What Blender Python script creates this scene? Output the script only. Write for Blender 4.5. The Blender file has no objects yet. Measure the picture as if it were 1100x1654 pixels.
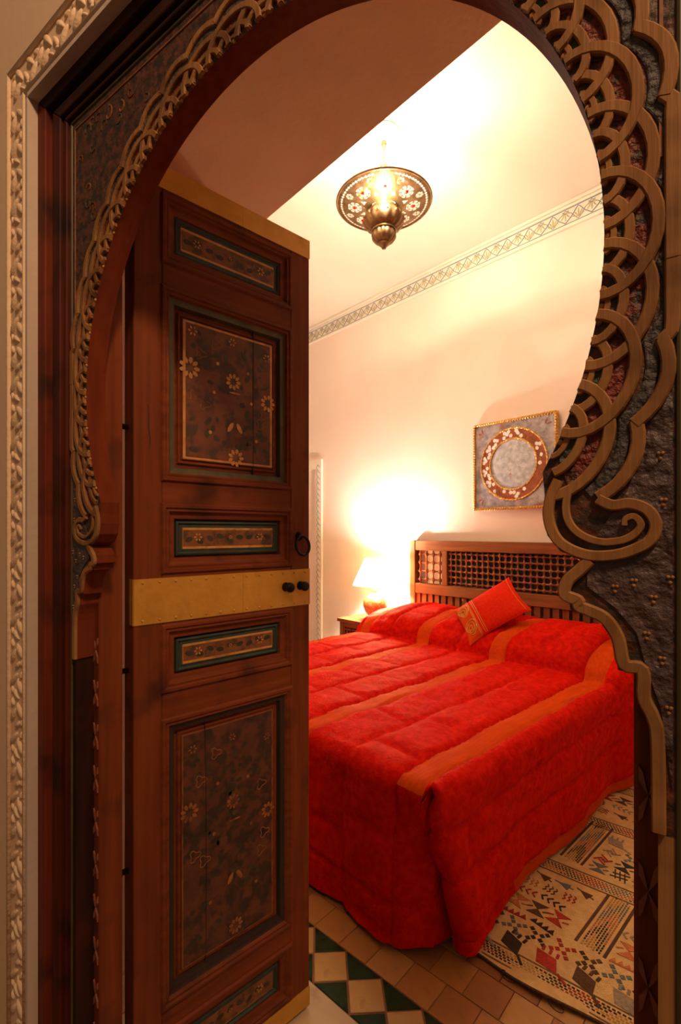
import bpy, bmesh, math, random
import numpy as np
from mathutils import Vector, Matrix, noise

random.seed(7)
sc = bpy.context.scene
C = sc.collection
PI = math.pi

# ------------------------------------------------------------------ camera, world, exposure
# World: x runs from the door towards the bed wall, y along the bed wall, z up.
F_PX, W_PX, H_PX, EYE = 787.0, 1100.0, 1654.0, 1.31
cam_d = bpy.data.cameras.new('camera')
cam = bpy.data.objects.new('camera', cam_d); C.objects.link(cam)
cam_d.sensor_fit = 'VERTICAL'; cam_d.sensor_height = 36.0
cam_d.lens = F_PX / H_PX * 36.0
cam_d.shift_y = 33.0 / H_PX
cam_d.clip_start = 0.02
cam.location = (0, 0, EYE)
cam.rotation_euler = (PI / 2, 0, -math.radians(42.45))
sc.camera = cam

world = bpy.data.worlds.new('world'); sc.world = world
world.use_nodes = True
bg = world.node_tree.nodes['Background']
bg.inputs[0].default_value = (1.0, 0.64, 0.38, 1); bg.inputs[1].default_value = 0.09

sc.view_settings.view_transform = 'Standard'
sc.view_settings.look = 'None'
sc.view_settings.gamma = 1.0
sc.view_settings.use_curve_mapping = False
sc.view_settings.exposure = 0.82

def lamp_light(name, loc, power, color, radius):
    l = bpy.data.lights.new(name, 'POINT'); l.energy = power; l.color = color; l.shadow_soft_size = radius
    o = bpy.data.objects.new(name, l); C.objects.link(o); o.location = loc
    return o

# corridor lantern behind the photographer
lamp_light('corridor_lantern_light', (-0.12, -0.80, 3.10), 84.0, (1.0, 0.62, 0.33), 0.14)

# ------------------------------------------------------------------ materials
def new_mat(name):
    m = bpy.data.materials.new(name); m.use_nodes = True
    nt = m.node_tree; b = nt.nodes['Principled BSDF']
    return m, nt, b

def rgba(c): return (c[0], c[1], c[2], 1.0)

def mat(name, c1, c2=None, rough=0.6, metal=0.0, scale=(8, 8, 8), detail=4.0, contrast=(0.35, 0.65), bump=0.0, bscale=40.0,
        c3=None, s3=3.0, t3=(0.5, 0.7), sheen=0.0, trans=0.0, spec=0.5):
    m, nt, b = new_mat(name); N = nt.nodes; L = nt.links
    b.inputs['Roughness'].default_value = rough; b.inputs['Metallic'].default_value = metal
    b.inputs['Specular IOR Level'].default_value = spec
    if sheen: b.inputs['Sheen Weight'].default_value = sheen
    tc = N.new('ShaderNodeTexCoord'); mp = N.new('ShaderNodeMapping'); mp.inputs['Scale'].default_value = scale
    L.new(tc.outputs['Object'], mp.inputs['Vector'])
    col = None
    if c2 is None:
        b.inputs['Base Color'].default_value = rgba(c1)
    else:
        n = N.new('ShaderNodeTexNoise'); n.inputs['Scale'].default_value = 1.0; n.inputs['Detail'].default_value = detail
        L.new(mp.outputs[0], n.inputs['Vector'])
        r = N.new('ShaderNodeValToRGB'); r.color_ramp.elements[0].position = contrast[0]; r.color_ramp.elements[1].position = contrast[1]
        r.color_ramp.elements[0].color = rgba(c1); r.color_ramp.elements[1].color = rgba(c2)
        L.new(n.outputs['Fac'], r.inputs['Fac']); col = r.outputs['Color']
        if c3 is not None:
            n3 = N.new('ShaderNodeTexNoise'); n3.inputs['Scale'].default_value = s3; n3.inputs['Detail'].default_value = 6.0
            L.new(tc.outputs['Object'], n3.inputs['Vector'])
            r3 = N.new('ShaderNodeValToRGB'); r3.color_ramp.elements[0].position = t3[0]; r3.color_ramp.elements[1].position = t3[1]
            L.new(n3.outputs['Fac'], r3.inputs['Fac'])
            mx = N.new('ShaderNodeMix'); mx.data_type = 'RGBA'
            L.new(r3.outputs['Color'], mx.inputs['Factor']); L.new(col, mx.inputs['A']); mx.inputs['B'].default_value = rgba(c3)
            col = mx.outputs['Result']
        L.new(col, b.inputs['Base Color'])
    if bump:
        nb = N.new('ShaderNodeTexNoise'); nb.inputs['Scale'].default_value = bscale; nb.inputs['Detail'].default_value = 5.0
        L.new(tc.outputs['Object'], nb.inputs['Vector'])
        bp = N.new('ShaderNodeBump'); bp.inputs['Strength'].default_value = bump; bp.inputs['Distance'].default_value = 0.01
        L.new(nb.outputs['Fac'], bp.inputs['Height']); L.new(bp.outputs['Normal'], b.inputs['Normal'])
    return m

def wood(name, c1, c2, axis='z', rough=0.6, wear=None, bump=0.25, spec=0.16, t3=(0.56, 0.74)):
    s = {'z': (55, 55, 3), 'x': (3, 55, 55), 'y': (55, 3, 55)}[axis]
    m = mat(name, c1, c2, rough=rough, scale=s, detail=6, contrast=(0.3, 0.7), c3=wear, s3=9.0, t3=t3, spec=spec)
    nt = m.node_tree; N = nt.nodes; L = nt.links; b = N['Principled BSDF']
    tc = [n for n in N if n.type == 'TEX_COORD'][0]
    mp = N.new('ShaderNodeMapping'); mp.inputs['Scale'].default_value = s; L.new(tc.outputs['Object'], mp.inputs['Vector'])
    nb = N.new('ShaderNodeTexNoise'); nb.inputs['Scale'].default_value = 1.5; nb.inputs['Detail'].default_value = 8; L.new(mp.outputs[0], nb.inputs['Vector'])
    bp = N.new('ShaderNodeBump'); bp.inputs['Strength'].default_value = bump; bp.inputs['Distance'].default_value = 0.004
    L.new(nb.outputs['Fac'], bp.inputs['Height']); L.new(bp.outputs['Normal'], b.inputs['Normal'])
    return m

def emit(name, col, strength):
    m, nt, b = new_mat(name)
    b.inputs['Base Color'].default_value = rgba(col); b.inputs['Emission Color'].default_value = rgba(col); b.inputs['Emission Strength'].default_value = strength
    return m

M = {}
M['wall'] = mat('cream_plaster', (0.83, 0.70, 0.62), (0.87, 0.74, 0.66), rough=0.9, scale=(2, 2, 2), bump=0.08, bscale=30)
M['ceil'] = mat('ceiling_plaster', (0.82, 0.72, 0.61), (0.86, 0.76, 0.65), rough=0.9, scale=(2, 2, 2), bump=0.06, bscale=20)
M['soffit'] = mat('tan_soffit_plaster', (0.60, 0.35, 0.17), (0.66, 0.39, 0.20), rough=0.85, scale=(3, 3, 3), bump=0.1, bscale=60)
M['near'] = mat('peach_corridor_plaster', (0.76, 0.54, 0.37), (0.82, 0.59, 0.41), rough=0.85, scale=(3, 3, 1), bump=0.1, bscale=25)
M['nearw'] = mat('pale_return_plaster', (0.56, 0.44, 0.38), (0.62, 0.50, 0.43), rough=0.85, scale=(10, 10, 3), bump=0.15, bscale=50)
M['stucco'] = mat('carved_stucco', (0.74, 0.54, 0.37), (0.82, 0.61, 0.43), rough=0.85, scale=(20, 20, 20), bump=0.3, bscale=90)
M['friezew'] = mat('frieze_plaster', (0.84, 0.78, 0.66), (0.80, 0.74, 0.62), rough=0.85, scale=(6, 6, 6))
M['friezeb'] = mat('frieze_blue_line', (0.20, 0.23, 0.29), (0.27, 0.30, 0.36), rough=0.8, scale=(12, 12, 12))
M['friezeg'] = mat('frieze_gold_leaf', (0.42, 0.38, 0.20), (0.55, 0.50, 0.30), rough=0.8, scale=(12, 12, 12))
M['wred'] = wood('red_brown_wood', (0.125, 0.026, 0.008), (0.20, 0.046, 0.013), 'z', wear=(0.06, 0.016, 0.009))
M['wredx'] = wood('red_brown_rail_wood', (0.125, 0.026, 0.008), (0.20, 0.046, 0.013), 'x', wear=(0.06, 0.016, 0.009))
M['wdark'] = wood('dark_frame_wood', (0.016, 0.005, 0.0035), (0.036, 0.010, 0.005), 'z', wear=(0.06, 0.013, 0.006))
M['wshadex'] = wood('shaded_header_wood', (0.016, 0.005, 0.0035), (0.036, 0.010, 0.005), 'x', wear=(0.06, 0.013, 0.006))  # frame wood for the head, its shadow put into the colour
M['wedge'] = wood('arch_edge_wood', (0.11, 0.021, 0.009), (0.165, 0.034, 0.012), 'z', wear=(0.10, 0.02, 0.01), spec=0.04, rough=0.8)
M['wblack'] = mat('dark_recess_wood', (0.016, 0.008, 0.006), (0.03, 0.012, 0.008), rough=0.6, scale=(30, 30, 5))
M['tan'] = wood('tan_carved_wood', (0.23, 0.100, 0.034), (0.36, 0.175, 0.066), 'z', wear=(0.10, 0.042, 0.018), bump=0.6, t3=(0.50, 0.70))
M['cellred'] = mat('red_painted_cell', (0.13, 0.016, 0.008), (0.22, 0.030, 0.012), rough=0.6, scale=(70, 70, 70), c3=(0.035, 0.018, 0.012), s3=60, t3=(0.5, 0.62), bump=0.8, bscale=140)
M['cellgreen'] = mat('green_painted_cell', (0.028, 0.042, 0.030), (0.05, 0.075, 0.055), rough=0.6, scale=(60, 60, 60), c3=(0.15, 0.03, 0.015), s3=55, t3=(0.60, 0.66), bump=0.8, bscale=140)
M['groove'] = mat('slate_groove_paint', (0.028, 0.025, 0.026), (0.085, 0.072, 0.075), rough=0.7, scale=(40, 40, 40), bump=0.6, bscale=150)
M['brass'] = mat('aged_brass_sheet', (0.50, 0.25, 0.030), (0.60, 0.32, 0.048), rough=0.48, metal=0.35, scale=(14, 14, 14), c3=(0.34, 0.15, 0.018), s3=14, t3=(0.55, 0.8), bump=0.2, bscale=60)
M['iron'] = mat('black_iron', (0.012, 0.009, 0.008), (0.03, 0.022, 0.018), rough=0.45, metal=0.7, scale=(30, 30, 30), bump=0.3)
M['olive'] = mat('olive_painted_wood', (0.050, 0.042, 0.014), (0.085, 0.068, 0.024), rough=0.6, scale=(40, 40, 6), c3=(0.06, 0.02, 0.01), s3=18)
M['teal'] = mat('teal_painted_wood', (0.012, 0.028, 0.020), (0.024, 0.048, 0.034), rough=0.6, scale=(40, 40, 6), c3=(0.05, 0.02, 0.01), s3=22)
M['gold'] = mat('gold_paint', (0.46, 0.19, 0.04), (0.58, 0.27, 0.07), rough=0.6, scale=(50, 50, 50), c3=(0.26, 0.08, 0.02), s3=40, t3=(0.55, 0.75))
M['goldline'] = mat('thin_gold_paint', (0.22, 0.075, 0.018), (0.30, 0.11, 0.028), rough=0.6, scale=(50, 50, 50), c3=(0.12, 0.03, 0.01), s3=40)
M['paintdark'] = mat('dark_leaf_paint', (0.022, 0.018, 0.010), (0.040, 0.030, 0.016), rough=0.6, scale=(50, 50, 50))
M['panelred'] = mat('painted_panel_ground', (0.105, 0.024, 0.010), (0.16, 0.042, 0.014), rough=0.6, scale=(30, 30, 30), c3=(0.045, 0.018, 0.009), s3=38, t3=(0.48, 0.62))
M['panelbrown'] = mat('dark_painted_panel_ground', (0.075, 0.020, 0.009), (0.115, 0.032, 0.012), rough=0.6, scale=(30, 30, 30), c3=(0.025, 0.012, 0.008), s3=42, t3=(0.44, 0.60))
M['paneltan'] = mat('small_panel_ground', (0.16, 0.052, 0.014), (0.22, 0.078, 0.020), rough=0.6, scale=(30, 30, 30), c3=(0.07, 0.028, 0.010), s3=45, t3=(0.48, 0.62))
M['red'] = mat('red_damask', (0.57, 0.0045, 0.0010), (0.71, 0.012, 0.0018), rough=0.65, scale=(42, 42, 42), detail=5, contrast=(0.38, 0.64), bump=0.4, bscale=110, spec=0.04)
M['orange'] = mat('orange_satin', (0.58, 0.052, 0.004), (0.66, 0.068, 0.005), rough=0.6, scale=(6, 90, 90), bump=0.1, bscale=200, spec=0.03)
M['headwood'] = wood('carved_cedar_z', (0.19, 0.060, 0.020), (0.30, 0.105, 0.038), 'z', bump=0.2)
M['headwoody'] = wood('carved_cedar_y', (0.19, 0.060, 0.020), (0.30, 0.105, 0.038), 'y', bump=0.2)
M['lat'] = mat('lattice_cedar', (0.20, 0.058, 0.018), (0.30, 0.09, 0.03), rough=0.5, scale=(30, 30, 30))
M['rug'] = mat('cream_wool', (0.74, 0.48, 0.19), (0.84, 0.58, 0.25), rough=0.95, scale=(40, 40, 40), bump=0.5, bscale=260)
for nm, c in (('rbrown', (0.12, 0.055, 0.025)), ('rdark', (0.05, 0.032, 0.024)), ('rred', (0.44, 0.035, 0.02)), ('rorange', (0.62, 0.20, 0.07)), ('rgrey', (0.36, 0.28, 0.20)), ('ryellow', (0.60, 0.33, 0.07)), ('rblue', (0.16, 0.18, 0.18)), ('rline', (0.22, 0.12, 0.05))):
    M[nm] = mat('wool_' + nm[1:], tuple(x * 0.8 for x in c), tuple(min(1, x * 1.2) for x in c), rough=0.95, scale=(150, 150, 150), bump=0.4, bscale=300)
M['terra'] = [mat('terracotta_%d' % i, c, tuple(x * 1.22 for x in c), rough=0.42, scale=(9, 9, 9), c3=tuple(x * 0.72 for x in c), s3=14, t3=(0.55, 0.75), bump=0.06) for i, c in enumerate([(0.40, 0.18, 0.052), (0.33, 0.135, 0.038), (0.47, 0.24, 0.078), (0.29, 0.115, 0.034)])]
M['creamtile'] = mat('cream_glazed_tile', (0.44, 0.25, 0.09), (0.54, 0.33, 0.13), rough=0.3, scale=(8, 8, 8), c3=(0.28, 0.14, 0.05), s3=18, t3=(0.58, 0.75))
M['greentile'] = mat('green_glazed_tile', (0.010, 0.030, 0.014), (0.020, 0.052, 0.022), rough=0.25, scale=(20, 20, 20))
M['grout'] = mat('grout', (0.18, 0.08, 0.03), (0.24, 0.11, 0.045), rough=0.9, scale=(20, 20, 20))
M['stone'] = mat('threshold_marble', (0.50, 0.36, 0.22), (0.60, 0.46, 0.30), rough=0.35, scale=(3, 9, 3), c3=(0.34, 0.21, 0.11), s3=4, t3=(0.55, 0.62))
M['antique'] = mat('antique_brass', (0.19, 0.105, 0.04), (0.30, 0.18, 0.08), rough=0.4, metal=0.75, scale=(25, 25, 25), bump=0.2, bscale=60)
M['chain'] = mat('bright_brass', (0.34, 0.21, 0.055), (0.44, 0.29, 0.09), rough=0.4, metal=0.8, scale=(25, 25, 25))
M['rope'] = mat('gold_rope', (0.55, 0.29, 0.06), (0.68, 0.40, 0.11), rough=0.35, metal=0.6, scale=(60, 60, 60))
M['slate'] = mat('blue_grey_metal_field', (0.22, 0.21, 0.25), (0.44, 0.41, 0.45), rough=0.4, metal=0.3, scale=(22, 22, 22), c3=(0.30, 0.13, 0.07), s3=12, t3=(0.60, 0.72), bump=0.4, bscale=70)
M['disc'] = mat('engraved_silver_disc', (0.36, 0.39, 0.45), (0.60, 0.63, 0.69), rough=0.4, metal=0.35, scale=(26, 26, 26), c3=(0.34, 0.20, 0.16), s3=20, t3=(0.62, 0.75), bump=0.5, bscale=90)
M['ringred'] = mat('chestnut_ring', (0.26, 0.065, 0.02), (0.36, 0.10, 0.035), rough=0.4, scale=(30, 30, 30))
M['mosaic'] = mat('mirror_mosaic', (0.92, 0.91, 0.92), (0.80, 0.78, 0.78), rough=0.25, metal=0.2, scale=(60, 60, 60))
M['jewel'] = mat('ruby_glass', (0.55, 0.02, 0.015), rough=0.15)
M['ceramic'] = mat('orange_ceramic', (0.46, 0.12, 0.03), (0.54, 0.17, 0.05), rough=0.35, scale=(30, 30, 30), c3=(0.62, 0.32, 0.13), s3=42, t3=(0.52, 0.58))
M['whitecap'] = mat('white_plaster_rose', (0.55, 0.44, 0.27), (0.62, 0.50, 0.32), rough=0.7, scale=(5, 5, 5))
M['bulb'] = emit('bulb_glow', (1.0, 0.86, 0.55), 30.0)
M['gap'] = mat('skirting_green', (0.03, 0.08, 0.05), (0.05, 0.11, 0.07), rough=0.4, scale=(20, 20, 20))
M['star'] = mat('carved_star_wood', (0.22, 0.065, 0.03), (0.30, 0.095, 0.045), rough=0.6, scale=(40, 40, 40), bump=0.2)
M['purple'] = mat('slate_purple_lacquer', (0.042, 0.025, 0.027), (0.095, 0.058, 0.062), rough=0.55, scale=(45, 45, 22), c3=(0.10, 0.05, 0.04), s3=12, t3=(0.56, 0.8), bump=1.0, bscale=55)
M['dots'] = mat('ochre_dots', (0.26, 0.11, 0.03), (0.36, 0.17, 0.05), rough=0.6, scale=(90, 90, 90))
M['cushred'] = mat('cushion_silk', (0.60, 0.014, 0.003), (0.68, 0.024, 0.004), rough=0.7, scale=(70, 70, 70), bump=0.12, bscale=150, spec=0.05)
M['embro'] = mat('gold_embroidery', (0.60, 0.30, 0.035), (0.74, 0.42, 0.07), rough=0.5, scale=(80, 80, 80), bump=0.4, bscale=300)
# lamp shade lets light through
m, nt, b = new_mat('linen_shade'); M['shade'] = m
b.inputs['Base Color'].default_value = (0.9, 0.80, 0.62, 1); b.inputs['Roughness'].default_value = 0.9
tr = nt.nodes.new('ShaderNodeBsdfTranslucent'); tr.inputs[0].default_value = (0.95, 0.84, 0.62, 1)
mx = nt.nodes.new('ShaderNodeMixShader'); mx.inputs[0].default_value = 0.65
nt.links.new(b.outputs[0], mx.inputs[1]); nt.links.new(tr.outputs[0], mx.inputs[2])
nt.links.new(mx.outputs[0], nt.nodes['Material Output'].inputs[0])

# ------------------------------------------------------------------ geometry helpers
def link(name, me, m=None, parent=None, smooth=False):
    if m is not None and not me.materials: me.materials.append(m)
    if smooth:
        for p in me.polygons: p.use_smooth = True
    o = bpy.data.objects.new(name, me); C.objects.link(o)
    if parent is not None: o.parent = parent
    return o

def mesh(verts, faces, name='mesh'):
    me = bpy.data.meshes.new(name); me.from_pydata([tuple(v) for v in verts], [], faces); me.update()
    return me

def fix(me):
    bm = bmesh.new(); bm.from_mesh(me); bmesh.ops.recalc_face_normals(bm, faces=bm.faces); bm.to_mesh(me); bm.free(); return me

class MB:
    def __init__(s): s.v = []; s.f = []
    def add(s, vs, fs):
        n = len(s.v); s.v += [tuple(v) for v in vs]; s.f += [tuple(i + n for i in f) for f in fs]; return s
    def box(s, x0, x1, y0, y1, z0, z1):
        return s.add([(x0, y0, z0), (x1, y0, z0), (x1, y1, z0), (x0, y1, z0), (x0, y0, z1), (x1, y0, z1), (x1, y1, z1), (x0, y1, z1)],
                     [(0, 3, 2, 1), (4, 5, 6, 7), (0, 1, 5, 4), (1, 2, 6, 5), (2, 3, 7, 6), (3, 0, 4, 7)])
    def prism(s, pts, a0, a1, axis='y'):
        n = len(pts)
        f3 = {'y': lambda p, a: (p[0], a, p[1]), 'z': lambda p, a: (p[0], p[1], a), 'x': lambda p, a: (a, p[0], p[1])}[axis]
        vs = [f3(p, a0) for p in pts] + [f3(p, a1) for p in pts]
        fs = [tuple(range(n)), tuple(range(2 * n - 1, n - 1, -1))] + [(i, i + n, (i + 1) % n + n, (i + 1) % n) for i in range(n)]
        return s.add(vs, fs)
    def lathe(s, prof, n=24, c=(0, 0, 0), axis='z', a0=0, flute=0, fl=0.0):
        vs = []; fs = []; k = len(prof)
        for i in range(n):
            a = a0 + 2 * PI * i / n
            for r, h in prof:
                rr = r * (1 + fl * abs(math.sin(flute * a / 2)) - fl) if flute else r
                p = (rr * math.cos(a), rr * math.sin(a), h)
                if axis == 'x': p = (h, p[0], p[1])
                if axis == 'y': p = (p[0], h, p[1])
                vs.append((p[0] + c[0], p[1] + c[1], p[2] + c[2]))
        for i in range(n):
            j = (i + 1) % n
            for q in range(k - 1): fs.append((i * k + q, j * k + q, j * k + q + 1, i * k + q + 1))
        return s.add(vs, fs)
    def tube(s, pts, r, n=8, closed=False, twist=None):
        # twist = (turns, ellipse ratio): a lobed section that winds along the path
        P = [Vector(p) for p in pts]; m_ = len(P); vs = []; fs = []
        up = None
        for i, p in enumerate(P):
            t = (P[(i + 1) % m_] - P[i - 1]) if (closed or 0 < i < m_ - 1) else (P[1] - P[0] if i == 0 else P[-1] - P[-2])
            t.normalize()
            if up is None:
                up = Vector((0, 0, 1)) if abs(t.z) < 0.9 else Vector((1, 0, 0))
            e1 = (up - t * up.dot(t)); 
            if e1.length < 1e-4: e1 = t.orthogonal()
            e1.normalize(); e2 = t.cross(e1); up = e1
            rr = r[i] if isinstance(r, (list, tuple)) else r
            for q in range(n):
                a = 2 * PI * q / n
                k = rr
                if twist:
                    k = rr * (1 - twist[1] + twist[1] * abs(math.cos(a * 1.0 + 2 * PI * twist[0] * i / m_)))
                vs.append(p + e1 * (k * math.cos(a)) + e2 * (k * math.sin(a)))
        R_ = m_ if closed else m_ - 1
        for i in range(R_):
            j = (i + 1) % m_
            for q in range(n): fs.append((i * n + q, i * n + (q + 1) % n, j * n + (q + 1) % n, j * n + q))
        if not closed: fs += [tuple(range(n - 1, -1, -1)), tuple((m_ - 1) * n + q for q in range(n))]
        return s.add(vs, fs)
    def ribbon(s, pts, w, y0, y1, closed=False, ch=0.25):
        # flat strip along (x,z) points with chamfered top; y1 is the proud face (towards -y)
        n = len(pts); vs = []; fs = []
        for i in range(n):
            a = Vector(pts[i - 1] if (i > 0 or closed) else pts[i]); b_ = Vector(pts[(i + 1) % n] if (i < n - 1 or closed) else pts[i])
            t = (b_ - a)
            if t.length < 1e-9: t = Vector((1, 0))
            t.normalize(); nx = Vector((-t.y, t.x)); p = Vector(pts[i])
            ww = (w[i] if isinstance(w, (list, tuple)) else w) / 2
            ym = y1 + (y0 - y1) * ch
            for k, y in ((-ww, y0), (-ww, ym), (-ww * 0.75, y1), (ww * 0.75, y1), (ww, ym), (ww, y0)):
                q = p + nx * k; vs.append((q.x, y, q.y))
        R_ = n if closed else n - 1
        for i in range(R_):
            j = (i + 1) % n
            for q in range(5): fs.append((i * 6 + q, j * 6 + q, j * 6 + q + 1, i * 6 + q + 1))
        if not closed: fs += [tuple(range(5, -1, -1)), tuple((n - 1) * 6 + q for q in range(6))]
        return s.add(vs, fs)
    def smooth_ribbon(s, pts, w, y0, y1, sub=5):
        P = [Vector(p) for p in pts]; out = []; ws = []
        W_ = w if isinstance(w, (list, tuple)) else [w] * len(P)
        for i in range(len(P) - 1):
            p0, p1, p2, p3 = P[max(0, i - 1)], P[i], P[i + 1], P[min(len(P) - 1, i + 2)]
            for q in range(sub):
                t = q / sub
                out.append(tuple(0.5 * ((2 * p1) + (p2 - p0) * t + (2 * p0 - 5 * p1 + 4 * p2 - p3) * t * t + (3 * p1 - p0 - 3 * p2 + p3) * t ** 3))); ws.append(W_[i] + (W_[i + 1] - W_[i]) * t)
        out.append(tuple(P[-1])); ws.append(W_[-1])
        return s.ribbon(out, ws, y0, y1)
    def make(s, name='mesh'): return fix(mesh(s.v, s.f, name))
    def build(s, name, m, parent=None, smooth=False): return link(name, s.make(name), m, parent, smooth)

def bevel(o, w=0.003, seg=1):
    md = o.modifiers.new('soft_edges', 'BEVEL'); md.width = w; md.segments = seg; md.limit_method = 'ANGLE'; md.angle_limit = 0.7
    return o

def thing(name, label, cat, loc=(0, 0, 0), rz=0, group=None):
    o = bpy.data.objects.new(name, None); C.objects.link(o); o.empty_display_size = 0.05
    o.location = loc; o.rotation_euler = (0, 0, rz); o['label'] = label; o['category'] = cat
    if group: o['group'] = group
    return o

def structure(o, label=None):
    o['kind'] = 'structure'
    if label: o['label'] = label
    return o

def setting(name, loc=(0, 0, 0), rz=0, label=None):
    o = bpy.data.objects.new(name, None); C.objects.link(o); o.location = loc; o.rotation_euler = (0, 0, rz); o.empty_display_size = 0.05
    return structure(o, label)

def inst(name, me, parent, loc=(0, 0, 0), rot=(0, 0, 0), scale=(1, 1, 1), m=None, smooth=False):
    o = link(name, me, m, parent, smooth); o.location = loc; o.rotation_euler = rot; o.scale = scale; return o

def ss(x, a, b_):
    t = min(1.0, max(0.0, (x - a) / (b_ - a))); return t * t * (3 - 2 * t)

# ------------------------------------------------------------------ room shell
XB = 3.36          # bed wall face
ZC = 3.54          # ceiling
YR, YL = -0.6, 5.6
XI = 0.91          # inner face of the thick door wall
SOF = 2.35
ARCH = (0.3643, 0.5862, 0.0); ARZ = math.atan2(-0.9766, 0.2156)

structure(MB().box(XB, XB + 0.15, YR - 0.15, YL + 0.15, 0, ZC + 0.1).build('wall_back', M['wall']), 'cream plaster wall behind the bed')
structure(MB().box(XI - 0.15, XB, YL, YL + 0.15, 0, ZC + 0.1).build('wall_left', M['wall']), 'cream plaster wall beyond the open door')
structure(MB().box(XI - 0.15, XB, YR - 0.15, YR, 0, ZC + 0.1).build('wall_right', M['wall']), 'cream plaster wall at the far side of the rug')
structure(MB().box(XI - 0.15, XB + 0.1, YR - 0.1, YL + 0.1, ZC, ZC + 0.1).build('ceiling', M['ceil']), 'cream bedroom ceiling')
wn = MB().box(XI - 0.15, XI, 1.5, YL, 0, ZC).box(XI - 0.15, XI, YR, 0.0, 0, ZC).box(XI - 0.15, XI, 0.0, 1.5, SOF + 0.1, ZC)
structure(wn.build('wall_door_inner', M['wall']), 'inner face of the thick door wall')
structure(MB().prism([(0.24, 1.62), (XI - 0.15, 1.62), (XI - 0.15, 1.5), (0.27, 1.5)], 0, SOF, 'z').build('wall_reveal_left', M['wall']), 'side of the deep door recess behind the leaf')
structure(MB().prism([(0.62, 0.0), (XI - 0.15, 0.0), (XI - 0.15, -0.1), (0.64, -0.1)], 0, SOF, 'z').build('wall_reveal_right', M['wall']), 'side of the deep door recess by the rug')
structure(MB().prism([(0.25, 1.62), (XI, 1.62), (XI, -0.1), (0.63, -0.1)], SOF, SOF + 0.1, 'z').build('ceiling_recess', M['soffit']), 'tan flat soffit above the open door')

# door wall towards the corridor, with the doorway hole (arch coordinates: x right, y into the room)
HW, HZ = 0.595, 2.195
wf = setting('wall_front', ARCH, ARZ, 'peach plaster corridor wall around the carved doorway')
MB().box(-2.6, -HW, -0.036, 0.10, 0, 3.9).build('plaster_face', M['near'], wf)
MB().box(HW, 2.4, -0.036, 0.10, 0, 3.9).build('plaster_face', M['near'], wf)
MB().box(-HW, HW, -0.036, 0.10, HZ, 3.9).build('plaster_face', M['near'], wf)

# carved stucco border round the doorway
tb = setting('trim_1', ARCH, ARZ, 'carved leafy stucco border round the doorway')
B0, B1, YF = 0.601, 0.687, -0.036
for sx in (-1, 1):
    MB().box(min(sx * (HW - 0.003), sx * B0), max(sx * (HW - 0.003), sx * B0), YF - 0.004, 0.0, 0, HZ + 0.006).build('flat_return', M['nearw'], tb)
    for xa in (B0 + 0.006, B1 - 0.004):
        MB().tube([(sx * xa, YF - 0.002, 0), (sx * xa, YF - 0.002, HZ + xa - HW)], 0.0048, 6).build('bead', M['stucco'], tb, True)
MB().box(-B0, B0, YF - 0.004, 0.0, HZ - 0.003, HZ + 0.006).build('flat_return', M['nearw'], tb)
for xa in (B0 + 0.006, B1 - 0.004):
    MB().tube([(-xa, YF - 0.002, HZ + xa - HW), (xa, YF - 0.002, HZ + xa - HW)], 0.0048, 6).build('bead', M['stucco'], tb, True)
def dome(mb, x, z, rx, rz, a, h):
    # a swelling leaf: low dome on an oval, proud towards -y
    c, s_ = math.cos(a), math.sin(a); vs = []; fs = []; n, k = 14, 4
    for i in range(k):
        q = math.cos(PI / 2 * i / k)
        for j in range(n):
            t = 2 * PI * j / n; w = rz * (1 - 0.35 * math.cos(t))
            px, pz = rx * q * math.cos(t), w * q * math.sin(t)
            vs.append((x + px * c - pz * s_, -h * math.sin(PI / 2 * i / k), z + px * s_ + pz * c))
    vs.append((x, -h, z))
    for i in range(k - 1):
        for j in range(n): fs.append((i * n + j, i * n + (j + 1) % n, (i + 1) * n + (j + 1) % n, (i + 1) * n + j))
    for j in range(n): fs.append(((k - 1) * n + j, (k - 1) * n + (j + 1) % n, k * n))
    mb.add(vs, fs)
lf = MB()
dome(lf, -0.016, 0.012, 0.024, 0.008, 0.7, 0.006); dome(lf, 0.016, 0.000, 0.022, 0.008, 2.3, 0.006)
dome(lf, -0.004, -0.020, 0.017, 0.006, -0.5, 0.005); dome(lf, 0.022, 0.026, 0.010, 0.005, 1.2, 0.005); dome(lf, -0.024, -0.012, 0.010, 0.005, 1.9, 0.004)
lfm = lf.make('stucco_leaf'); lfm.materials.append(M['stucco'])
for p in lfm.polygons: p.use_smooth = True
XM = (B0 + B1) / 2 + 0.001
k = 0; z = 0.06
while z < HZ + 0.03:
    for sx in (-1, 1):
        inst('stucco_leaf', lfm, tb, (sx * XM, YF, z), (0, 0, 0), ((1 if k % 2 else -1) * 0.9, 1.0, 0.95))
    z += 0.062; k += 1
x = -XM
while x < XM + 0.03:
    inst('stucco_leaf', lfm, tb, (x, YF, HZ + XM - HW), (0, PI / 2, 0), ((1 if k % 2 else -1) * 0.9, 1.0, 0.95))
    x += 0.062; k += 1

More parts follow.
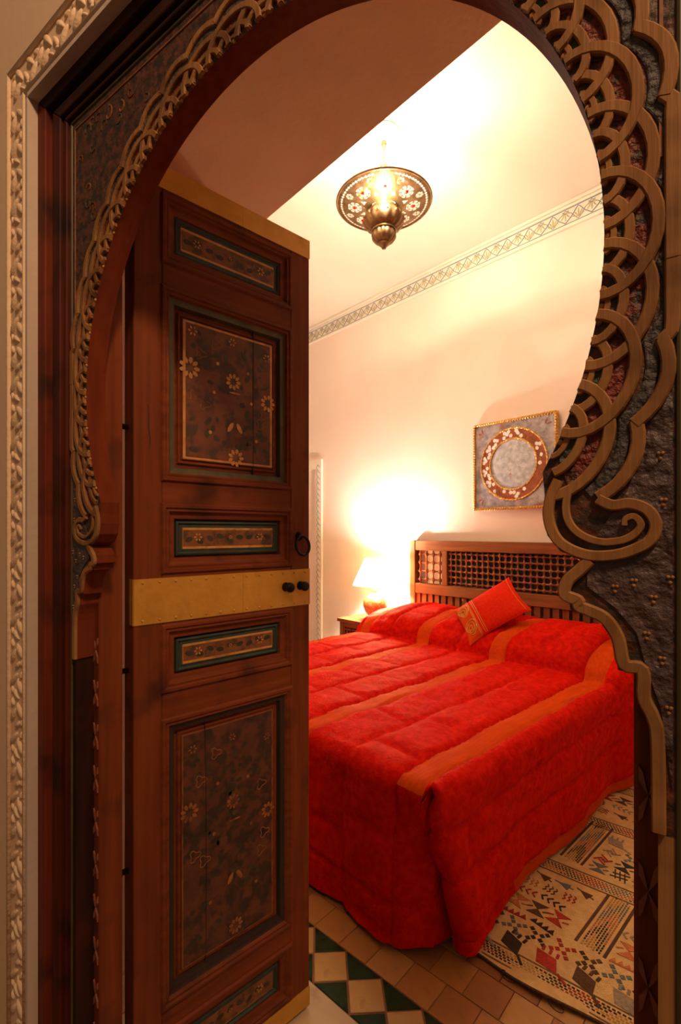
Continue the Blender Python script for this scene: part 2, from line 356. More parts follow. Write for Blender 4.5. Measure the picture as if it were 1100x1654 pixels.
# frieze under the ceiling of the bed wall
fz = setting('trim_2', (XB, 0, 0), 0, 'narrow painted plaster frieze under the ceiling')
Z0, Z1 = 3.385, 3.495
MB().box(-0.012, 0, YR, YL, Z0, Z1).build('frieze_ground', M['friezew'], fz)
for za, zb, d in ((Z1, Z1 + 0.020, 0.020), (Z1 + 0.020, ZC, 0.030), (Z0 - 0.022, Z0, 0.022)):
    bevel(MB().box(-d, 0, YR, YL, za, zb).build('cornice_band', M['friezew'], fz), 0.006, 2)
MB().box(-0.016, -0.012, YR, YL, Z1 - 0.007, Z1 - 0.003).build('blue_line', M['friezeb'], fz)
MB().box(-0.016, -0.012, YR, YL, Z0 + 0.003, Z0 + 0.007).build('blue_line', M['friezeb'], fz)
ZM = (Z0 + Z1) / 2; PF = 0.17; hh = 0.043
def fr(mb, path, w, h=0.004):
    # strip on the wall: path (y,z), proud towards -x
    n0 = len(mb.v); mb.ribbon(path, w, 0.0, -h, ch=0.5)
    for i in range(n0, len(mb.v)): p = mb.v[i]; mb.v[i] = (p[1], p[0], p[2])
zz = MB()
fr(zz, [(-PF / 2, -hh), (-PF / 4, -hh * 0.2), (-0.012, hh * 0.75), (0, hh), (0.012, hh * 0.75), (PF / 4, -hh * 0.2), (PF / 2, -hh)], 0.0050)
fr(zz, [(-PF / 2, hh * 0.4), (-PF / 2 + 0.02, hh * 0.9)], 0.004); fr(zz, [(PF / 2, hh * 0.4), (PF / 2 - 0.02, hh * 0.9)], 0.004)
fr(zz, [(-PF / 2, hh), (-PF / 4, hh * 0.2), (-0.012, -hh * 0.75), (0, -hh), (0.012, -hh * 0.75), (PF / 4, hh * 0.2), (PF / 2, hh)], 0.0040, 0.003)
zzm = zz.make('zigzag_line'); zzm.materials.append(M['friezeb'])
pal = MB()
for a, ln in ((PI / 2, 0.062), (PI / 2 + 0.5, 0.055), (PI / 2 - 0.5, 0.055), (PI / 2 + 1.0, 0.040), (PI / 2 - 1.0, 0.040)):
    fr(pal, [(0.006 * math.cos(a), -hh * 0.8 + 0.006 * math.sin(a)), (0.6 * ln * math.cos(a), -hh * 0.8 + 0.62 * ln * math.sin(a)), (ln * math.cos(a) * 1.1, -hh * 0.8 + ln * math.sin(a) * 0.95)], [0.003, 0.0085, 0.002])
palm = pal.make('palmette'); palm.materials.append(M['friezeg'])
y = YR + 0.05
while y < YL:
    inst('zigzag_line', zzm, fz, (-0.012, y, ZM)); inst('palmette', palm, fz, (-0.012, y, ZM))
    inst('palmette', palm, fz, (-0.012, y + PF / 2, ZM), (PI, 0, 0)); y += PF

# carved plaster surround beside the far end of the bed wall, green skirting
nt3 = setting('trim_3', (XB, 0, 0), 0, 'narrow pale carved border of a wall niche beside the door leaf')
MB().box(-0.02, 0, 3.955, 4.055, 0.0, 2.09).build('border_band', M['friezew'], nt3)
MB().box(-0.02, 0, 4.055, 5.2, 1.99, 2.09).build('border_band', M['friezew'], nt3)
dia = MB(); fr(dia, [(0, -0.03), (0.028, 0), (0, 0.03), (-0.028, 0)], 0.006, 0.004); diam = dia.make('diamond'); diam.materials.append(M['friezeb'])
for i in range(32): inst('diamond', diam, nt3, (-0.02, 4.005, 0.08 + i * 0.062))
structure(MB().box(XB - 0.012, XB, YR, 3.955, 0, 0.075).build('baseboard_back', M['gap']), 'dark green tiled skirting at the foot of the bed wall')

# ------------------------------------------------------------------ floor: tiles laid one by one
flo = setting('floor', (0, 0, 0), 0, 'tiled floor with a green and cream diagonal border')
MB().box(-3, XB, -3, YL, -0.10, -0.003).build('grout_bed', M['grout'], flo)
fb = math.atan2(-0.9955, 0.095)     # border direction; local x along the border, local y towards the bed
def tile_mesh(pts, gap, h=0.006):
    cx = sum(p[0] for p in pts) / len(pts); cy = sum(p[1] for p in pts) / len(pts)
    def sh(p, g):
        d = Vector((p[0] - cx, p[1] - cy)); L_ = d.length; d.normalize(); return (cx + d.x * (L_ - g), cy + d.y * (L_ - g))
    n = len(pts); lo = [sh(p, gap) for p in pts]; hi = [sh(p, gap + 0.0012) for p in pts]
    vs = [(p[0], p[1], -h) for p in lo] + [(p[0], p[1], -0.001) for p in lo] + [(p[0], p[1], 0.0) for p in hi]
    fs = [tuple(range(2 * n, 3 * n))] + [(i, (i + 1) % n, (i + 1) % n + n, i + n) for i in range(n)] + [(i + n, (i + 1) % n + n, (i + 1) % n + 2 * n, i + 2 * n) for i in range(n)]
    return fix(mesh(vs, fs, 'tile'))
def fpos(b_, c_): return (0.095 * b_ + 0.9955 * c_, -0.9955 * b_ + 0.095 * c_, 0)
TS = 0.109
sq = [(0, 0), (TS, 0), (TS, TS), (0, TS)]
tmes = []
for m_ in M['terra']:
    t_ = tile_mesh(sq, 0.0016); t_.materials.append(m_); tmes.append(t_)
for r_ in range(6):
    for k in range(-5, 12):
        inst('terracotta_tile', random.choice(tmes), flo, fpos(-1.0446 + k * TS + (0.0 if r_ % 2 == 0 else TS * 0.42), 1.1465 + r_ * TS), (0, 0, fb))
DG = 0.0695; PB = 0.1395
sqd = tile_mesh([(-DG, 0), (0, -DG), (DG, 0), (0, DG)], 0.0022); sqd.materials.append(M['creamtile'])
tri = tile_mesh([(-DG + 0.001, 0.073), (DG - 0.001, 0.073), (0, 0.0035)], 0.0026); tri.materials.append(M['greentile'])
for k in range(-4, 9):
    b_ = -1.010 + k * PB
    inst('cream_tile', sqd, flo, fpos(b_, 1.0715), (0, 0, fb))
    inst('green_tile', tri, flo, fpos(b_ + PB / 2, 1.0715), (0, 0, fb))
    inst('green_tile', tri, flo, fpos(b_ + PB / 2, 1.0715), (0, 0, fb + PI))
slb = tile_mesh([(0, 0), (0.36, 0), (0.36, 0.30), (0, 0.30)], 0.002); slb.materials.append(M['stone'])
for k in range(-2, 4):
    for j in range(2):
        inst('stone_slab', slb, flo, fpos(-1.12 + k * 0.36 + j * 0.15, 0.997 - 0.30 * (j + 1)), (0, 0, fb))

# ------------------------------------------------------------------ carved arch surround of the doorway
ar = thing('carved_arch_surround', 'dark carved and painted wooden horseshoe arch surround framing the bedroom doorway', 'door surround', ARCH, ARZ)
R0, ZA = 0.4375, 1.5716
SPX, SPZ = 0.489, 2.112
PT = 0.036
low = [(0.3883, 1.3447), (0.3862, 1.3274), (0.3905, 1.3071), (0.4018, 1.2929), (0.4198, 1.285), (0.4096, 1.2774), (0.4018, 1.2674), (0.3991, 1.253), (0.4095, 1.248), (0.4101, 1.2397), (0.4218, 1.2376),
       (0.4341, 1.2316), (0.4425, 1.2181), (0.4470, 1.2040), (0.4479, 1.1913), (0.4607, 1.1902), (0.4616, 1.1694), (0.4665, 1.160), (0.4700, 1.150), (0.4718, 1.1367), (0.4727, 1.0631), (0.4785, 1.0600), (SPX, 1.0600)]
arc = [(R0 * math.cos(math.radians(t)), ZA + R0 * math.sin(math.radians(t))) for t in np.arange(-28, 90.1, 2)]
right = low[::-1] + arc[0:]
outl = [(SPX, SPZ)] + right + [(-p[0], p[1]) for p in right[::-1][1:]] + [(-SPX, SPZ)]
M['spandrel'] = mat('painted_spandrel', (0.060, 0.020, 0.011), (0.12, 0.034, 0.014), rough=0.6, scale=(40, 40, 40), c3=(0.026, 0.013, 0.008), s3=55, t3=(0.46, 0.58), bump=0.5, bscale=70)
pan = MB().prism(outl, 0.0, PT, 'y').make('arch_panel')
pan.materials.append(M['spandrel']); pan.materials.append(M['wedge'])
for p in pan.polygons:
    if abs(p.normal.y) < 0.5: p.material_index = 1
link('arch_panel', pan, None, ar)
# lower dark lacquered fields of the panel, either side
for sx in (1, -1):
    fl_ = [(sx * x, z) for x, z in [(SPX - 0.002, 1.47), (0.470, 1.395), (0.455, 1.345), (0.425, 1.296), (0.424, 1.262), (0.445, 1.246), (0.462, 1.225), (0.468, 1.20), (0.479, 1.165), (0.483, 1.13), (SPX - 0.002, 1.10)]]
    MB().prism(fl_, -0.0015, 0.0, 'y').build('lacquer_field', M['purple'], ar)
def pol(rad, th):  # radial distance beyond the opening, angle in degrees
    return ((R0 + rad) * math.cos(math.radians(th)), ZA + (R0 + rad) * math.sin(math.radians(th)))
NM = 30; DT = 228.0 / 29
def arc_pts(th, a, b_, n=15, lim=(0, PI), cx=SPX - 0.004):
    out = []
    for i in range(n):
        f = lim[0] + (lim[1] - lim[0]) * i / (n - 1)
        ta = a * math.cos(f); ra = b_ * math.sin(f)
        x, z = pol(max(0.0008, ra), th + math.degrees(ta / R0))
        out.append((max(-cx, min(cx, x)), z))
    return out
def cell(th, a0, b0, a1, b1, f0, f1, n=7):
    # crescent between two half ellipses
    o1 = arc_pts(th, a1, b1, n, (f0, f1)); o0 = arc_pts(th, a0, b0, n, (f0, f1))[::-1]
    return o1 + o0
for i in range(NM):
    th = -24 + DT * i
    lim = (0, 2.62) if i == 0 else ((PI - 2.62, PI) if i == NM - 1 else (0, PI))
    MB().prism(cell(th, 0.032, 0.0215, 0.046, 0.0370, 0.75, 2.35), -0.0012, 0.0, 'y').build('red_cell', M['cellred'], ar)
    MB().prism(cell(th, 0.016, 0.0095, 0.028, 0.0165, 0.75, 2.35), -0.0012, 0.0, 'y').build('green_cell', M['cellgreen'], ar)
    MB().ribbon(arc_pts(th, 0.052, 0.0400, 17, lim), 0.0100, 0.0, -0.0052 - 0.0010 * (i % 2)).build('carved_ring', M['tan'], ar)
    MB().ribbon(arc_pts(th, 0.031, 0.0195, 13, lim), 0.0082, 0.0, -0.0046 - 0.0010 * ((i + 1) % 2)).build('carved_ring', M['tan'], ar)
    MB().ribbon(arc_pts(th, 0.0145, 0.0075, 9), 0.0052, 0.0, -0.0040).build('carved_ring', M['tan'], ar)
    x, z = pol(0.0028, th); MB().lathe([(0.0, -0.0028), (0.0022, -0.0022), (0.003, 0.0)], 8, (x, 0, z), 'y').build('carved_bead', M['gold'], ar)
# slate groove and scalloped outer border, lobe by lobe
for i in range(NM):
    th = -24 + DT * i
    lobe = lambda r_, h, cx: [(max(-cx, min(cx, p[0])), p[1]) for p in [pol(r_ + h * (1 - t * t), th + t * DT * 0.52) for t in np.linspace(-1, 1, 9)]]
    MB().ribbon(lobe(0.0440, 0.0085, SPX - 0.004), 0.0090, 0.0, -0.0018, ch=0.3).build('slate_groove', M['groove'], ar)
    MB().ribbon(lobe(0.0535, 0.0110, SPX - 0.002), 0.0110, 0.0, -0.0050 - 0.0004 * (i % 2)).build('scalloped_border', M['tan'], ar)
for sx in (1, -1):
    # tan edging along the stepped lower outline, and the volute
    inner = [(x + 0.0062, z) for x, z in low[4:20]]
    edge = [(0.4265, 1.2855), (0.4180, 1.2760), (0.4085, 1.2660), (0.4060, 1.2540), (0.4170, 1.2490), (0.4178, 1.2440), (0.4260, 1.2410), (0.4385, 1.2350), (0.4480, 1.2200), (0.4530, 1.1975), (0.4660, 1.1950), (0.4672, 1.1720), (0.4735, 1.1570), (0.4768, 1.1380), (0.4776, 1.0630)]
    MB().smooth_ribbon([(sx * x, z) for x, z in edge], 0.0105, 0.0, -0.0055).build('carved_edging', M['tan'], ar)
    horn = [(0.4327, 1.3395), (0.4440, 1.3335), (0.4570, 1.3345), (0.4695, 1.3290), (0.4755, 1.3170), (0.4720, 1.3040), (0.4610, 1.2960), (0.4450, 1.2905), (0.4250, 1.2900), (0.4065, 1.2975), (0.3965, 1.3090), (0.3920, 1.3260), (0.3945, 1.3430), (0.4010, 1.3580)]
    MB().smooth_ribbon([(sx * x, z) for x, z in horn], 0.0095, 0.0, -0.0060).build('volute', M['tan'], ar)
    curl = [(0.4150, 1.3560), (0.4075, 1.3400), (0.4085, 1.3220), (0.4180, 1.3090), (0.4340, 1.3020), (0.4500, 1.3030), (0.4605, 1.3085), (0.4650, 1.3165), (0.4605, 1.3235), (0.4540, 1.3215), (0.4530, 1.3160)]
    MB().smooth_ribbon([(sx * x, z) for x, z in curl], [0.0065] * 7 + [0.006, 0.0055, 0.005, 0.0045], 0.0, -0.0054).build('volute', M['tan'], ar)
    # scattered ochre dot flowers
    for px, pz in ((0.4788, 1.374), (0.4809, 1.3355), (0.4692, 1.2243), (0.4600, 1.268), (0.4855, 1.272), (0.4740, 1.255), (0.480, 1.205), (0.4845, 1.165), (0.446, 1.262)):
        for q in range(3):
            a = q * 2.094 + 0.5
            MB().lathe([(0, -0.0016), (0.0011, -0.0013), (0.0016, 0)], 7, (sx * (px + 0.0017 * math.cos(a)), -0.0014, pz + 0.0030 * math.sin(a)), 'y').build('ochre_dot', M['dots'], ar)
    # thin gold border lines of the spandrel corner
    MB().ribbon([(sx * 0.479, 1.62), (sx * 0.479, 2.098), (sx * 0.02, 2.098)], 0.003, 0.0, -0.0015).build('gold_line', M['goldline'], ar)
    # painted scrolls in the spandrel corner
    rs = random.Random(3)
    for _ in range(34):
        x = rs.uniform(0.24, 0.466); z = rs.uniform(1.80, 2.085)
        if (x * x + (z - ZA) ** 2) ** 0.5 < R0 + 0.085: continue
        r_ = rs.uniform(0.008, 0.016); a0 = rs.uniform(0, 6.28); d_ = rs.choice((-1, 1))
        pts = [(sx * (x + r_ * (1 - t / 11) * math.cos(a0 + d_ * t * 0.55)), z + r_ * (1 - t / 11) * math.sin(a0 + d_ * t * 0.55)) for t in range(9)]
        MB().ribbon(pts, 0.0026, 0.0, -0.0012).build('painted_scroll', M[rs.choice(('goldline', 'wredx', 'olive'))], ar)
# moulded frame: stepped boards, left, right and head
M['wframe'] = wood('dark_red_frame_wood', (0.055, 0.009, 0.005), (0.105, 0.018, 0.008), 'z', wear=(0.02, 0.006, 0.004), t3=(0.5, 0.7))
M['wframered'] = wood('worn_red_frame_wood', (0.12, 0.018, 0.008), (0.19, 0.034, 0.012), 'z', wear=(0.04, 0.010, 0.006), t3=(0.5, 0.7))
steps = [(0.489, 0.495, -0.003, 'olive'), (0.495, 0.500, 0.001, 'wblack'), (0.500, 0.511, -0.008, 'wframe'), (0.511, 0.516, 0.000, 'wblack'), (0.516, 0.545, -0.013, 'wframe'),
         (0.545, 0.550, -0.010, 'wframered'), (0.550, 0.562, -0.004, 'wblack'), (0.562, HW, -0.020, 'wframered')]
for xa, xb, yf, mt in steps:
    q0 = (xa - 0.489) / (HW - 0.489); q1 = (xb - 0.489) / (HW - 0.489)
    za, zb = SPZ + q0 * (HZ - SPZ), SPZ + q1 * (HZ - SPZ)
    for sx in (-1, 1):
        bevel(MB().prism([(sx * xa, 0), (sx * xb, 0), (sx * xb, zb), (sx * xa, za)], yf, PT + 0.02, 'y').build('frame_moulding', M[mt], ar), 0.003, 2)
    bevel(MB().prism([(-xa, za), (xa, za), (xb, zb), (-xb, zb)], yf, PT + 0.02, 'y').build('frame_moulding', M[mt if mt in ('olive', 'wblack') else 'wshadex'], ar), 0.003, 2)
# jambs behind the panel that carry the leaves
JX = 0.457
for sx in (-1, 1):
    bevel(MB().box(min(sx * JX, sx * HW), max(sx * JX, sx * HW), PT, 0.086, 0, HZ).build('jamb', M['wred'], ar), 0.003)
    MB().box(min(sx * (SPX - 0.012), sx * SPX), max(sx * (SPX - 0.012), sx * SPX), 0.0, PT, 0, 1.06).build('jamb_strip', M['tan' if sx > 0 else 'wdark'], ar)
    for z in np.arange(0.30, 1.12, 0.086):
        for q in range(4):
            a = PI / 4 + q * PI / 2
            sp = [(sx * 0.4685, z), (sx * 0.4685 + 0.0085 * math.cos(a - 0.25), z + 0.024 * math.sin(a - 0.25)), (sx * 0.4685 + 0.0105 * math.cos(a), z + 0.036 * math.sin(a)), (sx * 0.4685 + 0.0085 * math.cos(a + 0.25), z + 0.024 * math.sin(a + 0.25))]
            MB().prism(sp, PT - 0.003, PT, 'y').build('star_petal', M['star'], ar)
MB().box(-HW, HW, PT, 0.086, 2.16, HZ).build('jamb_head', M['wshadex'], ar)

# ------------------------------------------------------------------ open door leaf
DW, DT_, DZ0, DZ1 = 0.473, 0.055, 0.011, 2.112
dr = setting('door_1', (0.370, 1.049, 0), 0, 'open dark red wooden door leaf with painted panels and brass bands')
dr['category'] = 'door'
S0, S1 = 0.061, 0.410
FY = 0.0       # face plane; the leaf's body lies behind it (towards +y)
for xa, xb in ((0, S0), (S1, DW)):
    bevel(MB().box(xa, xb, FY, DT_, DZ0, DZ1).build('stile', M['wred'], dr), 0.002)
pz = [(1.903, 2.049, 'A'), (1.425, 1.850, 'B'), (1.222, 1.371, 'C'), (0.960, 1.105, 'D'), (0.264, 0.898, 'E'), (0.068, 0.213, 'F')]
zs = [DZ0] + sum([[a, b_] for a, b_, _ in pz[::-1]], []) + [DZ1]
for i in range(0, len(zs), 2):
    bevel(MB().box(S0, S1, FY, DT_, zs[i], zs[i + 1]).build('rail', M['wredx'], dr), 0.002)
def frame_mould(x0, x1, z0, z1, prof, name, m, parent):
    # mitred moulding; prof = [(inset, y)]
    vs = []; fs = []
    for ins, y in prof:
        vs += [(x0 + ins, y, z0 + ins), (x1 - ins, y, z0 + ins), (x1 - ins, y, z1 - ins), (x0 + ins, y, z1 - ins)]
    for i in range(len(prof) - 1):
        for q in range(4): fs.append((i * 4 + q, i * 4 + (q + 1) % 4, (i + 1) * 4 + (q + 1) % 4, (i + 1) * 4 + q))
    return link(name, mesh(vs, fs), m, parent)
def petal_flower(mb, x, z, r, n=8, y=0.0, h=0.0007, hole=0.36, w=0.20):
    for q in range(n):
        a = 2 * PI * q / n; c, s_ = math.cos(a), math.sin(a)
        pr = [(hole, 0), (0.62, w), (0.92, w * 0.72), (1.0, 0), (0.92, -w * 0.72), (0.62, -w)]
        mb.prism([(x + r * (p * c - t * s_), z + r * (p * s_ + t * c)) for p, t in pr], y - h, y, 'y')
def blob(mb, x, z, rx, rz, a=0, y=0.0, h=0.0006, n=9):
    c, s_ = math.cos(a), math.sin(a)
    mb.prism([(x + rx * math.cos(t) * c - rz * math.sin(t) * s_, z + rx * math.cos(t) * s_ + rz * math.sin(t) * c) for t in [2 * PI * i / n for i in range(n)]], y - h, y, 'y')
rp = random.Random(11)
for z0, z1, kd in pz:
    x0, x1 = S0, S1
    frame_mould(x0, x1, z0, z1, [(-0.004, FY - 0.001), (0.000, FY - 0.006), (0.006, FY - 0.006), (0.009, FY - 0.002), (0.014, FY - 0.003), (0.018, FY + 0.004)], 'panel_moulding', M['wredx'], dr)
    big = kd in 'BE'
    frame_mould(x0, x1, z0, z1, [(0.018, FY + 0.004), (0.022, FY + 0.006), (0.030, FY + 0.007), (0.033, FY + 0.020)], 'panel_cove', M['olive' if kd == 'B' else ('wblack' if kd == 'E' else 'wredx')], dr)
    fieldm = M['wredx'] if kd != 'E' else M['wred']
    MB().box(x0, x1, FY + 0.020, DT_ - 0.006, z0, z1).build('panel_field', fieldm, dr)
    if big:
        ins = 0.052
        frame_mould(x0 + ins - 0.012, x1 - ins + 0.012, z0 + ins - 0.012, z1 - ins + 0.012, [(0, FY + 0.020), (0.003, FY + 0.014), (0.007, FY + 0.014), (0.009, FY + 0.017), (0.012, FY + 0.013), (0.014, FY + 0.013)], 'raised_fillet', M['wredx'], dr)
    else:
        ins = 0.050 if kd != 'A' else 0.046
        frame_mould(x0 + ins - 0.016, x1 - ins + 0.016, z0 + ins - 0.016, z1 - ins + 0.016, [(0, FY + 0.020), (0.002, FY + 0.010), (0.006, FY + 0.008), (0.010, FY + 0.012), (0.016, FY + 0.011)], 'painted_fillet', M['teal'], dr)
    yp = FY + 0.012
    a0, a1, b0, b1 = x0 + ins, x1 - ins, z0 + ins, z1 - ins
    MB().box(a0, a1, yp, FY + 0.02, b0, b1).build('painted_panel', M['panelred' if kd == 'B' else ('panelbrown' if kd == 'E' else 'paneltan')], dr)
    bw = 0.008 if big else 0.0055
    if kd in 'ABCD':
        MB().ribbon([(a0 + bw / 2, b0 + bw / 2), (a1 - bw / 2, b0 + bw / 2), (a1 - bw / 2, b1 - bw / 2), (a0 + bw / 2, b1 - bw / 2)], bw, yp, yp - 0.0008, True).build('gold_border', M['gold'], dr)
    else:
        MB().ribbon([(a0, b0), (a1, b0), (a1, b1), (a0, b1)], 0.003, yp, yp - 0.0008, True).build('gold_border', M['goldline'], dr)
    cw, chh = a1 - a0, b1 - b0
    if big:
        gm = M['gold'] if kd == 'B' else M['goldline']
        for fx, fz, r_ in ((0.03, 0.66, 0.030), (0.53, 0.63, 0.024), (0.97, 0.52, 0.026), (0.56, 0.05, 0.026), (0.10, 0.93, 0.014), (0.93, 0.88, 0.013), (0.52, 0.93, 0.012)):
            xx = min(a1 - r_ * 0.55, max(a0 + r_ * 0.55, a0 + fx * cw)); zc = b0 + fz * chh
            mb = MB(); petal_flower(mb, xx, zc, r_ * (0.75 if kd == 'E' else 0.85), 9 if r_ > 0.02 else 6, yp - 0.0006); mb.build('painted_flower', gm, dr)
        mb = MB(); blob(mb, a0 + 0.50 * cw, b0 + 0.28 * chh, 0.014, 0.0055, 1.05, yp - 0.0006); mb.build('painted_petal', gm, dr)
        mb = MB(); blob(mb, a0 + 0.60 * cw, b0 + 0.28 * chh, 0.014, 0.0055, -1.05 + PI, yp - 0.0006); mb.build('painted_petal', gm, dr)
        mb = MB(); blob(mb, a0 + 0.55 * cw, b0 + 0.545 * chh, 0.016, 0.0022, 0, yp - 0.0006); mb.build('painted_petal', gm, dr)
        mb = MB(); blob(mb, a0 + 0.55 * cw, b0 + 0.575 * chh, 0.008, 0.006, 0, yp - 0.0006); mb.build('painted_petal', M['olive'], dr)
        for fx, fz in ((0.36, 0.74), (0.70, 0.72), (0.32, 0.52), (0.74, 0.49), (0.28, 0.22), (0.80, 0.2)):
            mb = MB(); blob(mb, a0 + fx * cw, b0 + fz * chh, 0.0042, 0.0042, 0, yp - 0.0006); mb.build('painted_dot', gm, dr)
        for fx, fz in ((0.12, 0.46), (0.22, 0.42), (0.86, 0.34), (0.90, 0.42), (0.18, 0.78), (0.34, 0.88), (0.86, 0.66)):
            zc = b0 + fz * chh; xx = a0 + fx * cw
            MB().ribbon([(xx + 0.012 * math.cos(t) * (1 + 0.35 * math.cos(3 * t)), zc + 0.011 * math.sin(t) * (1 + 0.35 * math.cos(3 * t))) for t in [2 * PI * i / 18 for i in range(18)]], 0.0018, yp, yp - 0.0008, True).build('painted_outline', M['goldline'], dr)
        for _ in range(46 if kd == 'B' else 60):
            mb = MB(); blob(mb, rp.uniform(a0 + 0.02, a1 - 0.02), rp.uniform(b0 + 0.02, b1 - 0.02), rp.uniform(0.006, 0.013), rp.uniform(0.004, 0.007), rp.uniform(0, 3), yp, 0.0004)
            mb.build('painted_leaf', M['paintdark'], dr)
    else:
        for q in range(9):
            mb = MB(); blob(mb, a0 + (0.07 + 0.107 * q) * cw, rp.uniform(b0 + 0.35 * chh, b0 + 0.65 * chh), 0.010, 0.006, rp.uniform(-0.6, 0.6), yp, 0.0004); mb.build('painted_leaf', M['paintdark'], dr)
        for fx in (0.16, 0.5, 0.84):
            mb = MB(); petal_flower(mb, a0 + fx * cw, b0 + 0.55 * chh, 0.010 if fx != 0.5 else 0.005, 6, yp - 0.0005); mb.build('painted_flower', M['gold'], dr)
# brass bands with nails
def brass_band(z0, z1, nails=True):
    o = MB().box(0.0, 0.262, FY - 0.0025, FY, z0, z1).build('brass_plate', M['brass'], dr)
    MB().box(0.263, DW, FY - 0.0020, FY, z0, z1).build('brass_plate', M['brass'], dr)
    if nails:
        for i in range(13):
            for z in (z0 + 0.008, z1 - 0.008):
                MB().lathe([(0, -0.0055), (0.0022, -0.0045), (0.0034, -0.0022)], 8, (0.018 + i * 0.0365, FY, z), 'y').build('nail', M['brass'], dr, True)
brass_band(1.113, 1.2105); brass_band(2.062, DZ1, False); brass_band(DZ0, 0.062, False)
MB().box(-0.0015, 0.0, FY, 0.02, 1.113, 1.2105).build('brass_plate', M['brass'], dr)
# ring pull and two knobs
kn = MB().lathe([(0, -0.012), (0.006, -0.011), (0.008, -0.006), (0.012, -0.002), (0.012, 0)], 12, (0.437, FY, 1.300), 'y').build('ring_pull', M['iron'], dr, True)
MB().tube([(0.437 + 0.024 * math.sin(a) * 0.92, FY - 0.013 - 0.004 * (1 - math.cos(a)), 1.275 + 0.026 * math.cos(a)) for a in [2 * PI * i / 28 for i in range(28)]], 0.0040, 8, True).build('pull_ring', M['iron'], kn, True)
for xk in (0.392, 0.441):
    MB().lathe([(0, -0.030), (0.007, -0.030), (0.0125, -0.026), (0.0135, -0.020), (0.009, -0.014), (0.0065, -0.008), (0.012, -0.004), (0.013, 0)], 16, (xk, FY, 1.166), 'y').build('knob', M['iron'], dr, True)
# strap pins by which the leaf hangs
for z in (1.536, 1.014, 0.585, 1.93):
    hg = MB().tube([(-0.045, 0.028, z), (0.004, 0.032, z)], 0.006, 8).build('hinge_pin', M['iron'], dr, True)
    MB().lathe([(0, -0.012), (0.008, -0.010), (0.010, 0), (0.008, 0.010), (0, 0.012)], 10, (-0.022, 0.028, z)).build('hinge_knuckle', M['iron'], hg, True)
MB().ribbon([(0.030, 1.585), (0.0325, 1.56), (0.031, 1.54), (0.035, 1.51), (0.034, 1.49)], [0.0006, 0.0022, 0.0035, 0.002, 0.0006], FY, FY - 0.0008).build('crack', M['wblack'], dr)
MB().ribbon([(0.300, 1.440), (0.301, 1.55), (0.3002, 1.66), (0.301, 1.83)], 0.0013, FY + 0.02, FY + 0.0108).build('crack', M['wblack'], dr)
MB().ribbon([(0.17, 0.30), (0.172, 0.5), (0.171, 0.7), (0.168, 0.86)], 0.0013, FY + 0.02, FY + 0.0108).build('crack', M['wblack'], dr)

# ------------------------------------------------------------------ bed
bed = thing('bed', 'wooden bed with a turned lattice headboard against the cream wall', 'bed', (1.22, 1.80, 0))
def L(x, y, z): return (x - 1.22, y - 1.80, z)
def bbox(x0, x1, y0, y1, z0, z1, name, m, bv=0.004):
    return bevel(MB().box(x0 - 1.22, x1 - 1.22, y0 - 1.80, y1 - 1.80, z0, z1).build(name, M[m], bed), bv, 2)
bbox(1.30, 3.27, 0.98, 2.62, 0.14, 0.27, 'bed_base', 'headwood')
bbox(1.28, 3.27, 0.97, 2.63, 0.27, 0.50, 'mattress', 'friezew', 0.03)
for xx in (1.33, 3.18):
    for yy in (1.14, 2.44): bbox(xx, xx + 0.06, yy, yy + 0.06, 0.0, 0.14, 'leg', 'headwood')
HY0, HY1 = 0.90, 2.70
bbox(3.28, 3.35, HY1 - 0.055, HY1, 0, 1.245, 'headboard_post', 'headwood'); bbox(3.28, 3.35, HY0, HY0 + 0.055, 0, 1.245, 'headboard_post', 'headwood')
bbox(3.285, 3.345, HY0 + 0.055, HY1 - 0.055, 1.160, 1.240, 'top_rail', 'headwoody')
bbox(3.285, 3.345, HY0 + 0.055, HY1 - 0.055, 0.795, 0.880, 'middle_rail', 'headwoody')
bbox(3.285, 3.345, HY0 + 0.055, HY1 - 0.055, 0.45, 0.53, 'lower_rail', 'headwoody')
bbox(3.290, 3.340, 2.325, 2.375, 0.880, 1.160, 'divider', 'headwood')
bbox(3.290, 3.340, 1.225, 1.275, 0.880, 1.160, 'divider', 'headwood')
# turned spindles and cross rods
def spindle_mesh(h, n, r0, r1, mt):
    prof = [(0.0, 0.0)]
    for i in range(n):
        zb = h * i / n; s_ = h / n
        prof += [(r0, zb + 0.10 * s_), (r0 * 1.05, zb + 0.24 * s_), (r1, zb + 0.40 * s_), (r1, zb + 0.60 * s_), (r0 * 1.05, zb + 0.76 * s_), (r0, zb + 0.90 * s_)]
    prof.append((0.0, h))
    me = MB().lathe(prof, 8).make('spindle'); me.materials.append(mt)
    for p in me.polygons: p.use_smooth = True
    return me
spm = spindle_mesh(0.28, 6, 0.0055, 0.0145, M['lat'])
spo = spindle_mesh(0.28, 4, 0.0065, 0.0170, M['lat'])
for y0, y1, n, me, nr in ((1.275, 2.325, 22, spm, 6), (2.375, 2.645, 4, spo, 4), (0.955, 1.225, 6, spm, 6)):
    for i in range(n): inst('lattice_spindle', me, bed, L(3.315, y0 + (y1 - y0) * (i + 0.5) / n, 0.880))
    for j in range(nr):
        z = 0.880 + 0.28 * (j + 0.5) / nr
        MB().tube([L(3.315, y0, z), L(3.315, y1, z)], 0.0060, 6).build('lattice_rod', M['lat'], bed, True)
bbox(3.334, 3.339, 0.955, 2.325, 0.885, 1.155, 'backing_panel', 'wblack', 0.001)
slm = MB().box(-0.014, 0.014, -0.021, 0.021, 0, 0.265).make('slat'); slm.materials.append(M['headwood'])
for i in range(26): inst('slat', slm, bed, L(3.315, 0.99 + i * 0.0655, 0.53))
